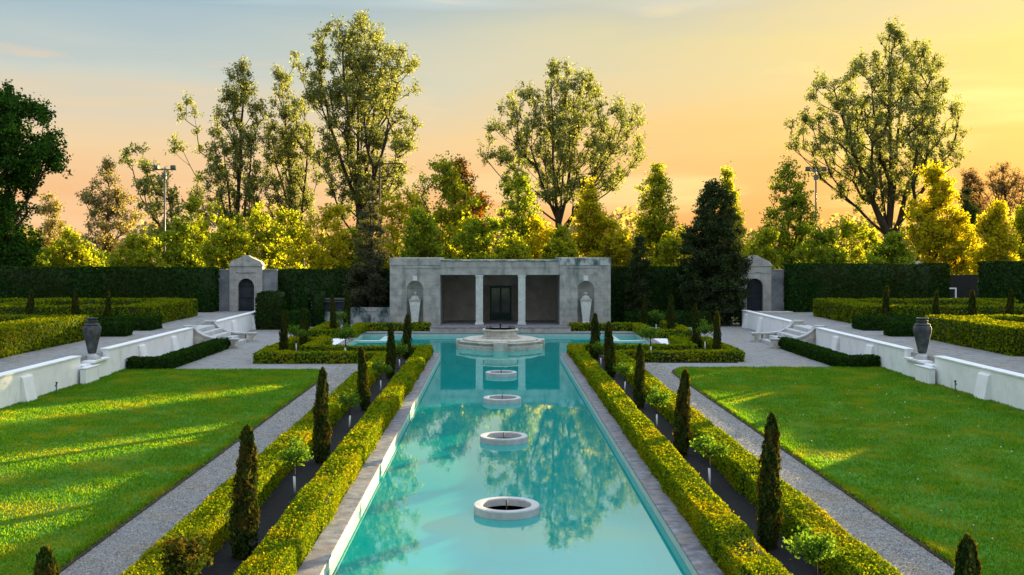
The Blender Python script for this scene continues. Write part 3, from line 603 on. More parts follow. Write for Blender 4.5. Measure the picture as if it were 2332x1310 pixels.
# ------------------------------------------------------------------ pavilion
YF = 64.9
pv = thing('pavilion', (0.05, YF, 0), 'flat roofed grey stone pavilion with two columns and urn niches beyond the pool', 'pavilion')
PX0, PX1, OX0, OX1, TOP, MTOP, FL, OT = -6.75, 6.85, -3.65, 3.72, 4.40, 4.22, .28, 3.36
def niche_wall(m_, x0, x1, z0, z1, nx, nr, spring, yf):
    N = 16; arc = [(nx + nr * math.cos(math.pi * k / N), spring + nr * math.sin(math.pi * k / N)) for k in range(N + 1)]
    m_.add([(x0, yf, z0), (nx - nr, yf, z0), (nx - nr, yf, spring), (x0, yf, spring)], [(0, 1, 2, 3)])
    m_.add([(nx + nr, yf, z0), (x1, yf, z0), (x1, yf, spring), (nx + nr, yf, spring)], [(0, 1, 2, 3)])
    tops = [(x1 + (x0 - x1) * k / N, z1) for k in range(N + 1)]
    for k in range(N):
        m_.add([(arc[k][0], yf, arc[k][1]), (tops[k][0], yf, tops[k][1]), (tops[k + 1][0], yf, tops[k + 1][1]), (arc[k + 1][0], yf, arc[k + 1][1])], [(0, 1, 2, 3)])
    m_.add([(nx + nr, yf, spring), (x1, yf, spring), (x1, yf, z1)], [(0, 1, 2)]); m_.add([(nx - nr, yf, spring), (x0, yf, z1), (x0, yf, spring)], [(0, 1, 2)])
    dp = .75
    vs = []; fs = []
    for j in range(13):                    # half-round niche with a half dome
        ph_ = j / 12 * math.pi
        vs += [(nx + nr * math.cos(ph_), yf + dp * nr * 1.25 * math.sin(ph_), z0), (nx + nr * math.cos(ph_), yf + dp * nr * 1.25 * math.sin(ph_), spring)]
    for j in range(12): fs.append((2 * j, 2 * j + 2, 2 * j + 3, 2 * j + 1))
    b0 = len(vs)
    for i in range(1, 9):
        e_ = i / 8 * math.pi / 2
        for j in range(13):
            ph_ = j / 12 * math.pi; r_ = nr * math.cos(e_)
            vs.append((nx + r_ * math.cos(ph_), yf + dp * 1.25 * r_ * math.sin(ph_), spring + nr * math.sin(e_)))
    for j in range(12):
        fs.append((2 * j + 1, 2 * j + 3, b0 + j + 1, b0 + j))
        for i in range(7): fs.append((b0 + i * 13 + j, b0 + i * 13 + j + 1, b0 + (i + 1) * 13 + j + 1, b0 + (i + 1) * 13 + j))
    m_.add(vs, fs, True)
for x0, x1, nx in ((PX0, OX0, -5.2), (OX1, PX1, 5.32)):
    m_ = MB(); niche_wall(m_, x0, x1, 0, 3.95, nx, .52, 2.47, YF)
    m_.box(x0, x1, YF + .7, YF + 5, 0, 3.95)
    for xe in (x0, x1): m_.add([(xe, YF, 0), (xe, YF + .7, 0), (xe, YF + .7, 3.95), (xe, YF, 3.95)], [(0, 1, 2, 3)])
    m_.build('wing', M['stone'], pv)
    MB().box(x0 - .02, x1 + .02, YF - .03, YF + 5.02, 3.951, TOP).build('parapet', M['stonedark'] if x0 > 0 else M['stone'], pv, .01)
    MB().box(nx - .13, nx + .13, YF - .06, YF + .02, 3.0, 3.3).build('keystone', M['urnpale'], pv, .01)
    MB().box(x0 + (.9 if x0 < 0 else .5), x1 - (.05 if x0 < 0 else .9), YF - .035, YF + .01, 3.77, 3.84).build('string_course', M['stone'], pv)
MB().box(OX0 + .001, OX1 - .001, YF + .04, YF + .55, OT, 3.80).build('lintel', M['stone'], pv)
MB().box(OX0 + .001, OX1 - .001, YF + .02, YF + .58, 3.801, 3.86).box(OX0 + .001, OX1 - .001, YF + .035, YF + .58, 3.861, MTOP).build('cornice', M['stone'], pv, .006)
MB().box(OX0 + .02, OX1 - .02, YF - .02, YF + 4.98, MTOP + .001, MTOP + .05).build('roof', M['stonedark'], pv)
MB().box(OX0, OX1, YF + .56, YF + 4.9, 3.5, 3.6).build('ceiling', M['inner'], pv)
MB().box(OX0, OX1, YF + 4.4, YF + 4.6, .28, 3.5).build('back_wall', M['inner'], pv)
MB().box(-4.15, 4.25, 62.85, YF - .001, 0, FL - .05).box(OX0, OX1, YF, YF + 4.4, 0, FL - .05).build('plinth', M['stone'], pv)
MB().box(-4.18, 4.28, 62.82, YF - .002, FL - .049, FL).box(OX0 + .001, OX1 - .001, YF - .001, YF + 4.39, FL - .049, FL).build('floor', M['coping'], pv, .01)
for cx_ in (-1.24, 1.38):
    m_ = MB(); m_.box(cx_ - .22, cx_ + .22, YF + .08, YF + .5, FL + .12, OT - .13); m_.box(cx_ - .26, cx_ + .26, YF + .04, YF + .54, FL, FL + .12); m_.box(cx_ - .25, cx_ + .25, YF + .05, YF + .53, OT - .13, OT)
    m_.build('column', M['column'], pv, .012)
yb = YF + 4.4; d_ = MB()
d_.box(-.62, .80, yb - .07, yb - .01, .30, 2.55); door = d_.build('door', M['greendoor'], pv)
m_ = MB()
for xa, xb in ((-.50, .03), (.15, .68)): m_.box(xa, xb, yb - .085, yb - .071, .75, 2.40)
gl_ = m_.build('glazing', M['glass'], door)
MB().box(-1.45, -.63, yb - .04, yb - .008, .29, 2.6).build('door_jamb', M['beige'], pv); MB().box(.81, 1.6, yb - .04, yb - .008, .29, 2.6).build('door_jamb', M['beige'], pv)
for nx, w_ in ((-5.2, 'left'), (5.32, 'right')):
    y = YF + .05; u = thing('niche_urn', (nx, y, .45), f'pale square tapered urn with domed lid in the {w_} pavilion niche', 'urn', 'pale urns in the pavilion niches')
    def sq(m_, r0, r1, z0, z1): m_.lathe(nx, y, [(r0 * 1.414, z0), (r1 * 1.414, z1)], 4, False, .5)
    m_ = MB(); sq(m_, .25, .25, 0, .45); m_.build('plinth', M['urnpale'], u, .01)
    m_ = MB(); sq(m_, .20, .20, .4505, .52); sq(m_, .19, .33, .5206, 1.75); m_.build('body', M['urnpale'], u, .015)
    m_ = MB(); sq(m_, .36, .36, 1.7508, 1.86); sq(m_, .30, .16, 1.8609, 2.08); m_.lathe(nx, y, [(.10, 2.0811), (.07, 2.14), (.12, 2.20), (.10, 2.28), (.0001, 2.32)], 16); m_.build('lid', M['stone'], u, .008)
    for a in (-.12, 0, .12): pass

# ------------------------------------------------------------------ stone gateways
def gateway(cx, w, y, label, sidel, sider, door_mat):
    o = thing('stone_gateway', (cx, y, .9), label, 'gateway', 'stone gateways at the ends of the terraces')
    x0, x1 = cx - w / 2, cx + w / 2; r_ = .53; sp = 2.52; N = 14
    m_ = MB()
    m_.box(x0, cx - r_, y, y + .6, .8, sp); m_.box(cx + r_, x1, y, y + .6, .8, sp)
    poly = [(x1, sp), (x1, 3.85), (x0, 3.85), (x0, sp)] + [(cx - r_ * math.cos(math.pi * k / N), sp + r_ * math.sin(math.pi * k / N)) for k in range(N + 1)]
    m_.prism(poly, y, y + .6, 'y'); m_.build('arch_wall', M['stone'], o)
    m_ = MB(); m_.box(x0 - .06, x1 + .06, y - .06, y + .66, 3.851, 3.95)
    m_.build('cornice', M['stone'], o, .01)
    MB().prism([(x0 - .02, 3.951), (x1 + .02, 3.951), (x1 - .12, 4.15), (cx + .35, 4.42), (cx + .16, 4.55), (cx - .16, 4.55), (cx - .35, 4.42), (x0 + .12, 4.15)], y - .02, y + .62, 'y').build('pediment', M['stone'], o, .015)
    MB().box(cx - .62, cx + .62, y - .04, y + .01, 3.42, 3.47).build('string_course', M['stonedark'], o)
    dl = [(cx + r_, .9), (cx + r_, sp)] + [(cx + r_ * math.cos(math.pi * k / N), sp + r_ * math.sin(math.pi * k / N)) for k in range(1, N)] + [(cx - r_, sp), (cx - r_, .9)]
    dr = MB().prism(dl, y + .30, y + .36, 'y').build('gate', door_mat, o)
    g_ = MB()
    for bx in np.linspace(cx - .42, cx + .42, 7): g_.tube((bx, y + .27, .95), (bx, y + .27, sp + math.sqrt(max(0, r_ ** 2 - (bx - cx) ** 2)) - .04), .014, n=5)
    for bz in (1.0, 1.75, 2.5): g_.box(cx - .5, cx + .5, y + .25, y + .285, bz, bz + .06)
    for k in range(5):
        a, b_ = R(36 * k), R(36 * (k + 1)); g_.tube((cx + .30 * math.cos(a), y + .26, sp + .06 + .30 * math.sin(a)), (cx + .30 * math.cos(b_), y + .26, sp + .06 + .30 * math.sin(b_)), .014, n=5)
    g_.build('grille', M['iron'], dr)
    for a, b_ in (sidel, sider):
        MB().box(a, b_, y + .1, y + .5, .8, 3.55).box(a, b_, y + .06, y + .54, 3.552, 3.64).build('side_wall', M['sidewall'], o)
bl = surf('gate_panel', [(.3, (.02, .03, .04)), (.7, (.06, .075, .085))], 2, .6)
gateway(-16.47, 2.14, 68.5, 'grey stone gateway with arched iron gate at the end of the left terrace', (-18.4, -17.545), (-15.395, -14.5), bl)
gateway(16.62, 2.14, 68.5, 'grey stone gateway with dark blue arched door beside the big dark yew', (14.6, 15.545), (17.695, 18.55), M['bluedoor'])
tag(MB().box(16.4, 18.5, 66.2, 67.3, .921, 1.0).build('threshold_step', M['fount'], bevel=.01), 'low pale stone step before the right stone gateway', 'step')
# low wall and rail left of the pavilion
lw = thing('low_wall', (-9.6, 68, 0), 'low grey stone wall half hidden between the dark bushes and the pavilion', 'wall')
MB().box(-12.2, -6.8, 67.7, 68.1, -.05, .95).build('wall_face', M['stonedark'], lw); MB().box(-9.7, -6.8, 67.66, 68.14, .951, 1.2).build('raised_section', M['stonedark'], lw)
rl = thing('metal_rail', (-11.2, 67.4, .9), 'pale metal railing with dark panel above the low grey wall', 'railing')
MB().box(-12.3, -9.9, 67.5, 67.6, 1.72, 1.82).box(-12.1, -9.9, 67.52, 67.58, 1.58, 1.63).build('top_rail', M['greymetal'], rl); MB().box(-12.1, -9.95, 67.62, 67.66, .952, 1.71).build('panel', M['bluedoor'], rl)
MB().box(-12.05, -11.97, 67.5, 67.58, .952, 1.58).build('post', M['whitepost'], rl)
# things beyond the hedges
fn = MB().box(28.6, 32.5, 70.0, 70.12, .0, 3.25); tag(fn.build('board_fence', M['iron']), 'dark board fence in the gap between the right tall hedges', 'fence')
tag(MB().box(28.95, 29.03, 66.9, 66.98, .92, 2.5).box(28.6, 28.949, 66.9, 66.98, 2.42, 2.5).build('bent_pipe', M['whitepost']), 'white bent pipe beside the end of the right tall hedge', 'pipe')
def house(cx, y, w, dpt, h, rh, roof, label):
    o = thing('house', (cx, y, 0), label, 'house'); MB().box(cx - w / 2, cx + w / 2, y, y + dpt, 0, h).build('wall', M['house'], o)
    MB().prism([(cx - w / 2 - .4, h), (cx + w / 2 + .4, h), (cx, h + rh)], y - .4, y + dpt + .4, 'y').build('roof', roof, o) if rh > 1.5 else MB().prism([(y - .4, h + .001), (y + dpt + .4, h + .001), (y + dpt / 2, h + rh)], cx - w / 2 - .4, cx + w / 2 + .4, 'x').build('roof', roof, o)
    m_ = MB().box(cx - w / 4 - .5, cx - w / 4 + .5, y - .03, y + .02, h - 1.8, h - .6); m_.build('window', M['glass'], o)
house(-45, 124, 6, 8, 4.8, 1.3, M['roof'], 'house with orange brown roof glimpsed through the pale linden')  # orange brown is the clay roof's own colour
house(43, 96, 9, 7, 2.9, 1.0, M['slate'], 'low grey roofed building beyond the gap in the right hedges')

def floodpole(px, d, ytop, label, lit=True):
    p0 = at(px, 0, d); zt = CH - (ytop - VY) / F * d; o = thing('floodlight_pole', (p0.x, d, 0), label, 'light pole', 'floodlight poles beyond the hedges')
    MB().tube((p0.x, d, 0), (p0.x, d, zt), .10, .07).build('pole', M['greymetal'], o); MB().box(p0.x - .95, p0.x + .95, d - .05, d + .05, zt - .25, zt - .15).build('crossarm', M['greymetal'], o)
    for s in (-1, 1):
        MB().box(p0.x + s * .70 - .19, p0.x + s * .70 + .19, d - .2, d + .15, zt - .14, zt + .16).build('floodlight', M['greymetal'], o, .04)
    MB().box(p0.x - .16, p0.x + .16, d - .2, d + .1, zt - 1.0, zt - .55).build('junction_box', M['greymetal'], o)
floodpole(375, 88, 381, 'tall floodlight pole with two lamps behind the left tall hedge')
floodpole(1858, 92, 384, 'floodlight pole standing behind the branches of the largest right poplar')
p0 = at(865, 0, 96); zt = CH - (362 - VY) / F * 96
up = thing('utility_pole', (p0.x, 96, 0), 'wooden utility pole with crossarms among the tall left poplars', 'utility pole')
MB().tube((p0.x, 96, 0), (p0.x, 96, zt), .12, .08).build('pole', M['wood'], up)
for z_, w_ in ((zt - .5, 2.1), (zt - 1.7, 1.3)):
    MB().box(p0.x - w_ * .5, p0.x + w_, 95.8, 95.92, z_, z_ + .10).build('crossarm', M['wood'], up)

# ------------------------------------------------------------------ trees
def tubes(P0, P1, R0, R1, k=5):
    n = len(P0); d = P1 - P0; d /= np.linalg.norm(d, axis=1)[:, None] + 1e-9
    ref = np.where(np.abs(d[:, 2:3]) > .9, np.array([[1., 0, 0]]), np.array([[0, 0, 1.]])); u = np.cross(d, ref); u /= np.linalg.norm(u, axis=1)[:, None] + 1e-9; w = np.cross(d, u)
    a = np.arange(k) * 2 * math.pi / k; ring = u[:, None] * np.cos(a)[None, :, None] + w[:, None] * np.sin(a)[None, :, None]
    V = np.concatenate([P0[:, None] + ring * R0[:, None, None], P1[:, None] + ring * R1[:, None, None]], 1).reshape(-1, 3)
    i = np.arange(k); q = np.stack([i, (i + 1) % k, k + (i + 1) % k, k + i], 1)
    return V, (np.arange(n)[:, None, None] * 2 * k + q[None]).reshape(-1, 4)

TN = 0
def tree(name, label, d, prof, mat, tx, fork=.45, ntuft=60, tr=.75, nleaf=9000, ls=.2, trunk_r=.3, group='trees beyond the hedges', depth=.85, bend=0.0, extra=(), zbase=0.0, shell=.62, elong=1.35, cat='tree', leaders=1, btw=6, dn=1.7):
    """prof: crown outline rows (y, x left, x right) in photo pixels at distance d; tx: trunk foot pixel."""
    if cat == 'tree' and mat in ('linden_leaves', 'green_leaves', 'yellow_leaves', 'pale_leaves', 'amber_leaves'): dn *= .72; tr *= 1.15
    nleaf = int(nleaf * dn); ntuft = int(ntuft * 1.8); ls = ls * .80
    global TN; TN += 1; rg = np.random.default_rng(500 + TN)
    k = d / F; ys = np.array([p[0] for p in prof], float); zs = CH - (ys - VY) * k
    xl = np.array([(p[1] - VX) * k + CX for p in prof]); xr = np.array([(p[2] - VX) * k + CX for p in prof])
    o0, o1 = np.argsort(zs), None; zs, xl, xr = zs[o0], xl[o0], xr[o0]; hw = (xr - xl) / 2; cxs = (xl + xr) / 2
    base = np.array([(tx - VX) * k + CX, d, zbase])
    zt = rg.uniform(zs[0], zs[-1] - tr * .4, ntuft * 6); wgt = np.interp(zt, zs, hw) ** 1.4; keep = rg.random(len(zt)) < wgt / wgt.max(); zt = zt[keep][:ntuft]
    n = len(zt); a = rg.random(n) * 6.283; rho = rg.random(n) ** shell; h_ = np.maximum(np.interp(zt, zs, hw) - tr * .55, .05)
    T = np.stack([np.interp(zt, zs, cxs) + h_ * rho * np.cos(a), d + h_ * rho * np.sin(a) * depth, zt], 1)
    T = np.concatenate([T, [[cxs[-1], d, zs[-1] - tr * .5]]])
    if extra: T = np.concatenate([T, [[(ex - VX) * k + CX, d + rg.normal(0, .5), CH - (ey - VY) * k] for ex, ey in extra]])
    top = np.array([np.interp(zs[-1] * .9, zs, cxs), d, zs[-1] * .93]); zf = base[2] + (zs[-1] - base[2]) * fork
    # leaders
    nodes = [base]; par = [-1]
    for q in range(1, 7):
        f = q / 6; nodes.append(base + np.array([(np.interp(zf, zs, cxs) - base[0]) * .5 * f ** 1.5 + bend * math.sin(f * 3.1), 0, (zf - base[2]) * f]) + rg.normal(0, .05, 3) * [1, 1, 0]); par.append(q - 1)
    fk = 6
    pl = [0.0] * len(nodes)
    for q in range(1, 7): pl[q] = pl[q - 1] + float(np.linalg.norm(nodes[q] - nodes[q - 1]))
    for ld in range(leaders):
        u = (ld - (leaders - 1) / 2) / max(1, leaders - 1) * 2 if leaders > 1 else 0.0
        zt_ = zs[0] + (zs[-1] - zs[0]) * (.93 - .28 * abs(u) ** 1.3); hw_ = np.interp(zt_, zs, hw)
        tgt = np.array([np.interp(zt_, zs, cxs) + u * hw_ * .62, d + rg.normal(0, .45) * hw_ * .6 * (leaders > 1), zt_])
        prev = fk - (ld % 3)
        s0 = nodes[prev]
        for q in range(1, 7):
            f = q / 6; p = s0 + (tgt - s0) * np.array([f ** .8, f ** .8, f]) + rg.normal(0, .09, 3) * [1, 1, 0]
            nodes.append(p); par.append(prev); pl.append(pl[prev] + float(np.linalg.norm(p - nodes[prev]))); prev = len(nodes) - 1
    order = np.argsort(np.linalg.norm(T - np.array([base[0], d, zf]), axis=1))
    leafcount = {}
    for ti in order:
        p = T[ti]; A = np.array(nodes); dv = p - A; hd = np.linalg.norm(dv[:, :2], axis=1); cost = np.linalg.norm(dv, axis=1) + .55 * np.array(pl) + 2.5 * np.maximum(0, hd * .6 - dv[:, 2]) + np.where(np.arange(len(A)) < 3, 50, 0)
        j = int(np.argmin(cost)); s = A[j]; m_ = s + (p - s) * np.array([.58, .58, .44]) + rg.normal(0, .05, 3)
        prev = j; nseg = 4
        for q in range(1, nseg + 1):
            f = q / nseg; pt = (1 - f) ** 2 * s + 2 * f * (1 - f) * m_ + f * f * p; nodes.append(pt); par.append(prev); pl.append(pl[prev] + float(np.linalg.norm(pt - nodes[prev]))); prev = len(nodes) - 1
        leafcount[prev] = ti
    A = np.array(nodes); cnt = np.zeros(len(A)); 
    for i in leafcount: cnt[i] = 1
    for i in range(len(A) - 1, 0, -1): cnt[par[i]] += max(cnt[i], .4 if cnt[i] == 0 else cnt[i])
    rad = trunk_r * (np.maximum(cnt, .6) / cnt[0]) ** .52; rad = np.maximum(rad, .02)
    ii = np.arange(1, len(A)); pp = np.array(par)[1:]
    V1, F1 = tubes(A[pp], A[ii], np.minimum(rad[pp], rad[ii] * 1.6), rad[ii])
    # twigs
    nt_ = len(T) * btw; ti = np.repeat(np.arange(len(T)), btw); off = rg.normal(0, 1, (nt_, 3)); off /= np.linalg.norm(off, axis=1)[:, None]; off *= (tr * rg.uniform(.5, 1.1, nt_))[:, None]; off[:, :2] *= (.72 if 'poplar' in name else .9); off[:, 2] = np.abs(off[:, 2]) * elong * (1.25 if 'poplar' in name else .9) - tr * .25
    V2, F2 = tubes(T[ti] - np.array([0, 0, tr * .3]), T[ti] + off, np.full(nt_, .022), np.full(nt_, .008), 3)
    r_ = thing(name, Vector(base), label, cat, group)
    link('trunk', mesh_np('trunk', np.concatenate([V1, V2]) - base, np.concatenate([F1, F2 + len(V1)]), M['bark']), r_)
    # leaves sit along the twigs, with a few loose ones
    ncl = nleaf // 7; li = rg.integers(0, nt_, ncl); f = rg.random(ncl) ** .6
    cl_ = T[ti[li]] + off[li] * f[:, None] * 1.12 + rg.normal(0, tr * .17, (ncl, 3))
    nleaf = ncl * 7; c = np.repeat(cl_, 7, 0) + rg.normal(0, ls * .85, (nleaf, 3))
    v, fc = leaves(c, np.tile((0, 0, .25), (nleaf, 1)), ls, rg, .9, 1.25)
    link('crown', mesh_np('crown', v - base, fc, M[mat]), r_)
    return r_

tree('maple_tree', 'big dense dark green maple at the left edge of the picture', 76, [(208, -30, 30), (240, -120, 112), (290, -170, 150), (340, -190, 172), (390, -190, 135), (430, -180, 85), (480, -170, 95), (540, -160, 115), (600, -150, 110), (640, -150, 100)], 'maple_leaves', -25, .35, 150, 1.0, 42000, .2, .45, shell=.7, leaders=3)
tree('linden_tree', 'small pale tree half hidden behind the dark maple', 100, [(440, 100, 118), (480, 85, 140), (540, 75, 165), (610, 75, 165)], 'pale_leaves', 115, .4, 26, .7, 3600, .2, .16)
tree('linden_tree', 'sparse pale linden left of the floodlight pole', 92, [(366, 238, 254), (400, 212, 278), (450, 178, 308), (500, 158, 330), (550, 165, 322), (605, 190, 300)], 'pale_leaves', 243, .55, 70, .65, 7600, .17, .2, btw=7)
tree('poplar_tree', 'leaning thin poplar behind the floodlight pole', 102, [(332, 285, 322), (360, 270, 352), (420, 285, 400), (480, 310, 435), (540, 320, 460), (610, 340, 450)], 'poplar_leaves', 415, .35, 46, .75, 5200, .2, .24, leaders=2)
tree('poplar_tree', 'slender poplar with a bare left limb, leftmost of the tall poplars', 106, [(146, 520, 590), (200, 495, 600), (260, 472, 612), (320, 470, 618), (380, 440, 622), (440, 420, 620), (500, 440, 610), (570, 470, 600)], 'poplar_leaves', 538, .30, 120, .85, 17000, .19, .36, leaders=3, extra=[(405, 245), (428, 238), (440, 262), (418, 268), (395, 325), (415, 340), (450, 300), (400, 345), (455, 345)], btw=7)
tree('poplar_tree', 'slender poplar between the left limb poplar and the tallest poplar', 110, [(160, 612, 648), (205, 600, 688), (280, 592, 720), (360, 588, 735), (440, 592, 735), (520, 612, 715), (590, 630, 700)], 'poplar_leaves', 690, .3, 110, .85, 14500, .19, .34, leaders=3, extra=[(668, 150), (672, 128)], btw=7)
tree('poplar_tree', 'tallest broad poplar left of the pavilion with yellowish crown', 100, [(36, 800, 842), (68, 728, 882), (105, 702, 932), (150, 688, 962), (220, 672, 966), (300, 690, 966), (380, 715, 955), (450, 740, 925), (500, 770, 890)], 'poplar_leaves', 815, .33, 210, .85, 34000, .185, .55, leaders=5, extra=[(676, 150), (684, 175)], btw=7)
tree('linden_tree', 'broad yellow green linden behind the left half of the pavilion', 88, [(360, 985, 1040), (400, 948, 1072), (440, 930, 1100), (500, 918, 1120), (560, 912, 1125), (612, 930, 1110)], 'linden_leaves', 1000, .3, 90, .75, 14000, .19, .25, leaders=2, shell=.6)
tree('copper_tree', 'copper brown tree peeping out behind the broad linden', 96, [(362, 1035, 1065), (400, 1012, 1092), (450, 1010, 1120), (510, 1030, 1128), (580, 1040, 1120)], 'amber_leaves', 1070, .35, 44, .75, 6500, .2, .2)
tree('linden_tree', 'narrow conical linden behind the pavilion columns', 86, [(362, 1172, 1188), (400, 1150, 1212), (450, 1130, 1236), (500, 1122, 1242), (560, 1125, 1240), (612, 1140, 1225)], 'green_leaves', 1182, .5, 60, .65, 8500, .17, .17)
tree('poplar_tree', 'wide open crowned poplar right of centre behind the pavilion', 100, [(148, 1248, 1272), (178, 1232, 1372), (220, 1150, 1405), (260, 1112, 1482), (310, 1094, 1500), (355, 1088, 1500), (395, 1120, 1470), (435, 1150, 1410), (465, 1185, 1370)], 'poplar_leaves', 1272, .33, 190, .85, 27000, .185, .42, leaders=5, extra=[(1095, 352), (1110, 365)], btw=7)
tree('linden_tree', 'bright yellow young linden behind the right end of the pavilion', 82, [(412, 1335, 1353), (450, 1315, 1376), (500, 1294, 1398), (550, 1288, 1402), (612, 1300, 1395)], 'yellow_leaves', 1344, .4, 60, .65, 9500, .17, .16)
tree('linden_tree', 'twin topped yellow green linden left of the big yew', 88, [(376, 1496, 1510), (410, 1455, 1530), (460, 1442, 1546), (520, 1438, 1556), (570, 1442, 1552), (615, 1455, 1540)], 'linden_leaves', 1495, .4, 66, .68, 10000, .18, .17, leaders=2)
tree('poplar_tree', 'slim yellow green poplar rising behind the big yew', 96, [(388, 1644, 1656), (430, 1630, 1682), (480, 1620, 1706), (540, 1614, 1722), (610, 1620, 1722)], 'linden_leaves', 1668, .4, 46, .7, 6800, .19, .18)
tree('yew_tree', 'big dark conical yew in front of the right stone gateway', 69, [(412, 1615, 1642), (440, 1592, 1662), (480, 1572, 1682), (530, 1550, 1696), (580, 1536, 1706), (640, 1534, 1712), (690, 1545, 1710), (742, 1560, 1702)], 'conifer_needles', 1630, .6, 260, .5, 42000, .12, .3, shell=.42, elong=1.0, group='dark evergreens by the hedges', btw=8)
tree('juniper_tree', 'small dark conical juniper between pavilion and big yew', 69.2, [(540, 1450, 1463), (570, 1438, 1475), (610, 1430, 1483), (660, 1424, 1490), (735, 1420, 1495)], 'conifer_needles', 1456, .6, 80, .35, 12000, .10, .15, shell=.4, elong=1.0, group='dark evergreens by the hedges', btw=8)
tree('spruce_tree', 'thin grey brown spruce left of the pavilion', 68.6, [(410, 842, 852), (460, 824, 870), (530, 803, 890), (600, 790, 892), (680, 776, 890), (730, 776, 890)], 'brown_needles', 846, .7, 105, .45, 12500, .11, .2, shell=.6, elong=.8, dn=1.1, group='dark evergreens by the hedges')
tree('linden_tree', 'green linden left of the largest right poplar, above the right hedge', 86, [(363, 1785, 1800), (400, 1765, 1832), (450, 1740, 1852), (500, 1720, 1872), (560, 1704, 1884), (612, 1720, 1872)], 'green_leaves', 1805, .45, 84, .7, 11500, .18, .2, leaders=2)
tree('poplar_tree', 'largest spreading poplar on the right with thick forked trunk', 100, [(56, 2016, 2034), (88, 1980, 2072), (120, 1958, 2130), (150, 1888, 2168), (190, 1846, 2180), (240, 1815, 2202), (290, 1790, 2208), (340, 1795, 2216), (380, 1830, 2190), (430, 1890, 2130), (480, 1930, 2092)], 'poplar_leaves', 2038, .24, 230, .85, 36000, .18, .62, leaders=5, btw=7)
tree('linden_tree', 'bright yellow linden in front of the largest right poplar', 84, [(378, 2105, 2150), (420, 2085, 2176), (470, 2064, 2196), (530, 2048, 2206), (605, 2060, 2200)], 'yellow_leaves', 2122, .35, 84, .72, 14500, .18, .2)
tree('linden_tree', 'bright yellow linden leaning over the gap in the right hedges', 78, [(458, 2258, 2286), (490, 2235, 2306), (540, 2214, 2322), (590, 2200, 2316), (650, 2205, 2300)], 'yellow_leaves', 2262, .35, 66, .6, 10500, .17, .16)
tree('linden_tree', 'yellow green linden cut by the right picture edge', 84, [(470, 2318, 2350), (510, 2300, 2385), (560, 2295, 2400), (610, 2300, 2400)], 'linden_leaves', 2345, .35, 40, .7, 5600, .19, .16)
tree('conifer_tree', 'dark conifer between the two bright yellow lindens', 96, [(430, 2198, 2214), (480, 2186, 2226), (560, 2178, 2238), (620, 2175, 2240)], 'conifer_needles', 2206, .6, 46, .6, 7500, .17, .2)
tree('bare_tree', 'leafless orange tinted tree far beyond the right lindens', 150, [(372, 2270, 2300), (400, 2235, 2350), (440, 2215, 2360), (490, 2220, 2350)], 'hazy_bud_leaves', 2290, .4, 80, 1.0, 2600, .22, .35, leaders=3, btw=9)
tree('bare_tree', 'leafless orange tinted tree far off, left of its twin', 155, [(385, 2200, 2215), (410, 2178, 2240), (450, 2170, 2255), (490, 2175, 2250)], 'hazy_bud_leaves', 2212, .4, 60, 1.0, 2200, .22, .3, leaders=2, btw=9)

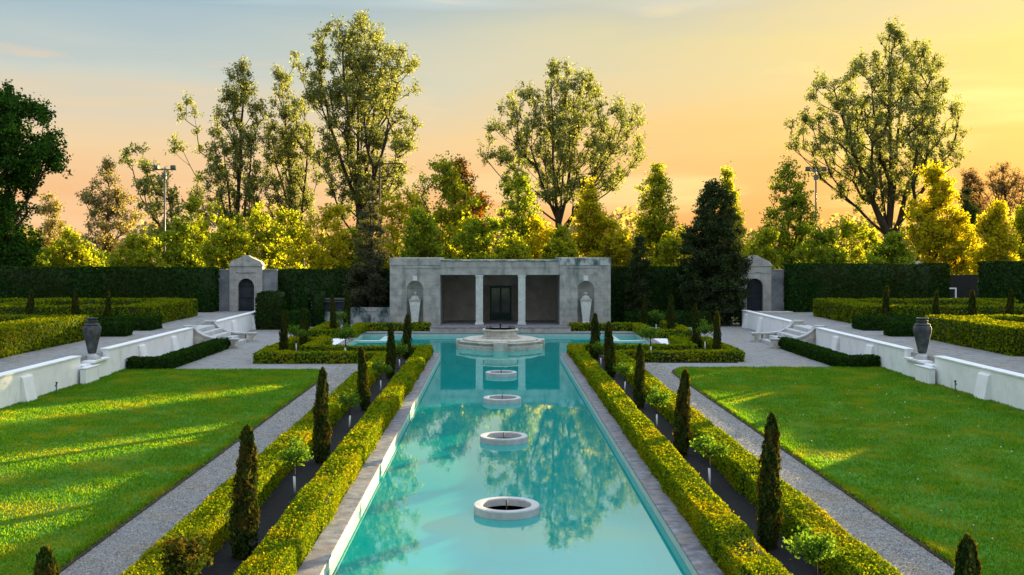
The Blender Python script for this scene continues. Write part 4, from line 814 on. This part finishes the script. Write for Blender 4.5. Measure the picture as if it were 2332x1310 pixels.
US = [(60, 545, 80, 'green_leaves', 'beside the maple trunk'), (150, 525, 120, 'linden_leaves', 'right of the dark maple'), (200, 560, 90, 'green_leaves', 'below the sparse pale linden'), (310, 535, 120, 'linden_leaves', 'between pale linden and floodlight pole'),
      (395, 500, 110, 'green_leaves', 'at the foot of the floodlight pole'), (450, 450, 130, 'linden_leaves', 'below the leaning poplar'), (515, 500, 110, 'linden_leaves', 'above the left stone gateway'), (575, 465, 120, 'linden_leaves', 'right of the left stone gateway'),
      (655, 480, 130, 'linden_leaves', 'below the slender middle poplar'), (735, 470, 120, 'yellow_leaves', 'left of the thin spruce'), (905, 430, 110, 'yellow_leaves', 'just right of the thin spruce'), (955, 480, 90, 'green_leaves', 'behind the left wing of the pavilion'),
      (1090, 490, 110, 'green_leaves', 'below the copper brown tree'), (1230, 500, 100, 'yellow_leaves', 'behind the pavilion lintel'), (1275, 520, 90, 'linden_leaves', 'at the foot of the wide open poplar'), (1405, 505, 110, 'yellow_leaves', 'right of the pavilion parapet'),
      (1535, 520, 90, 'linden_leaves', 'touching the left side of the big yew'), (1735, 520, 90, 'linden_leaves', 'above the right stone gateway'), (1870, 520, 110, 'green_leaves', 'right of the green linden'), (1950, 505, 130, 'linden_leaves', 'left of the thick poplar trunk'),
      (2025, 530, 110, 'green_leaves', 'before the thick poplar trunk'), (2190, 520, 100, 'yellow_leaves', 'between the two bright yellow lindens'), (1160, 540, 90, 'linden_leaves', 'below the narrow conical linden'), (820, 500, 110, 'linden_leaves', 'behind the thin spruce')]
for i, (px, yt, w_, mt, where) in enumerate(US):
    d = 77 + (i * 37 % 11) * .8; w_ *= 1.25; q1, q2 = random.uniform(-.22, .22), random.uniform(.25, .45)
    tree('bush', f'leafy {"yellow" if mt == "yellow_leaves" else "amber" if mt == "amber_leaves" else "green"} bush above the hedge line {where}', d, [(yt, px + w_ * (q1 - .1), px + w_ * (q1 + .1)), (yt + 26, px - w_ * (q2 - .1), px + w_ * q2), (yt + 62, px - w_ * .5, px + w_ * .5), (620, px - w_ * .52, px + w_ * .52), (650, px - w_ * .4, px + w_ * .4)], mt, px, .3, 44, .62, 5000, .19, .12, 'leafy bushes behind the hedges', cat='bush', shell=.6, leaders=2, dn=1.5)

# a far-off wood beyond everything
rg = np.random.default_rng(77); n = 42000; x = rg.uniform(-130, 150, n); hmax = 8.5 + 2.2 * np.sin(x * .11) + 1.6 * np.sin(x * .31 + 1) + 1.0 * np.sin(x * .83 + 2)
z = hmax * rg.random(n) ** .8; c = np.stack([x, 185 + rg.normal(0, 4, n), z], 1); v, f = leaves(c, np.zeros((n, 3)), .75, rg, 1, 1.2)
tag(link('far_wood', mesh_np('far_wood', v, f, M['pale_leaves'])), 'pale far wood closing the view behind the garden trees', 'wood', kind='stuff')
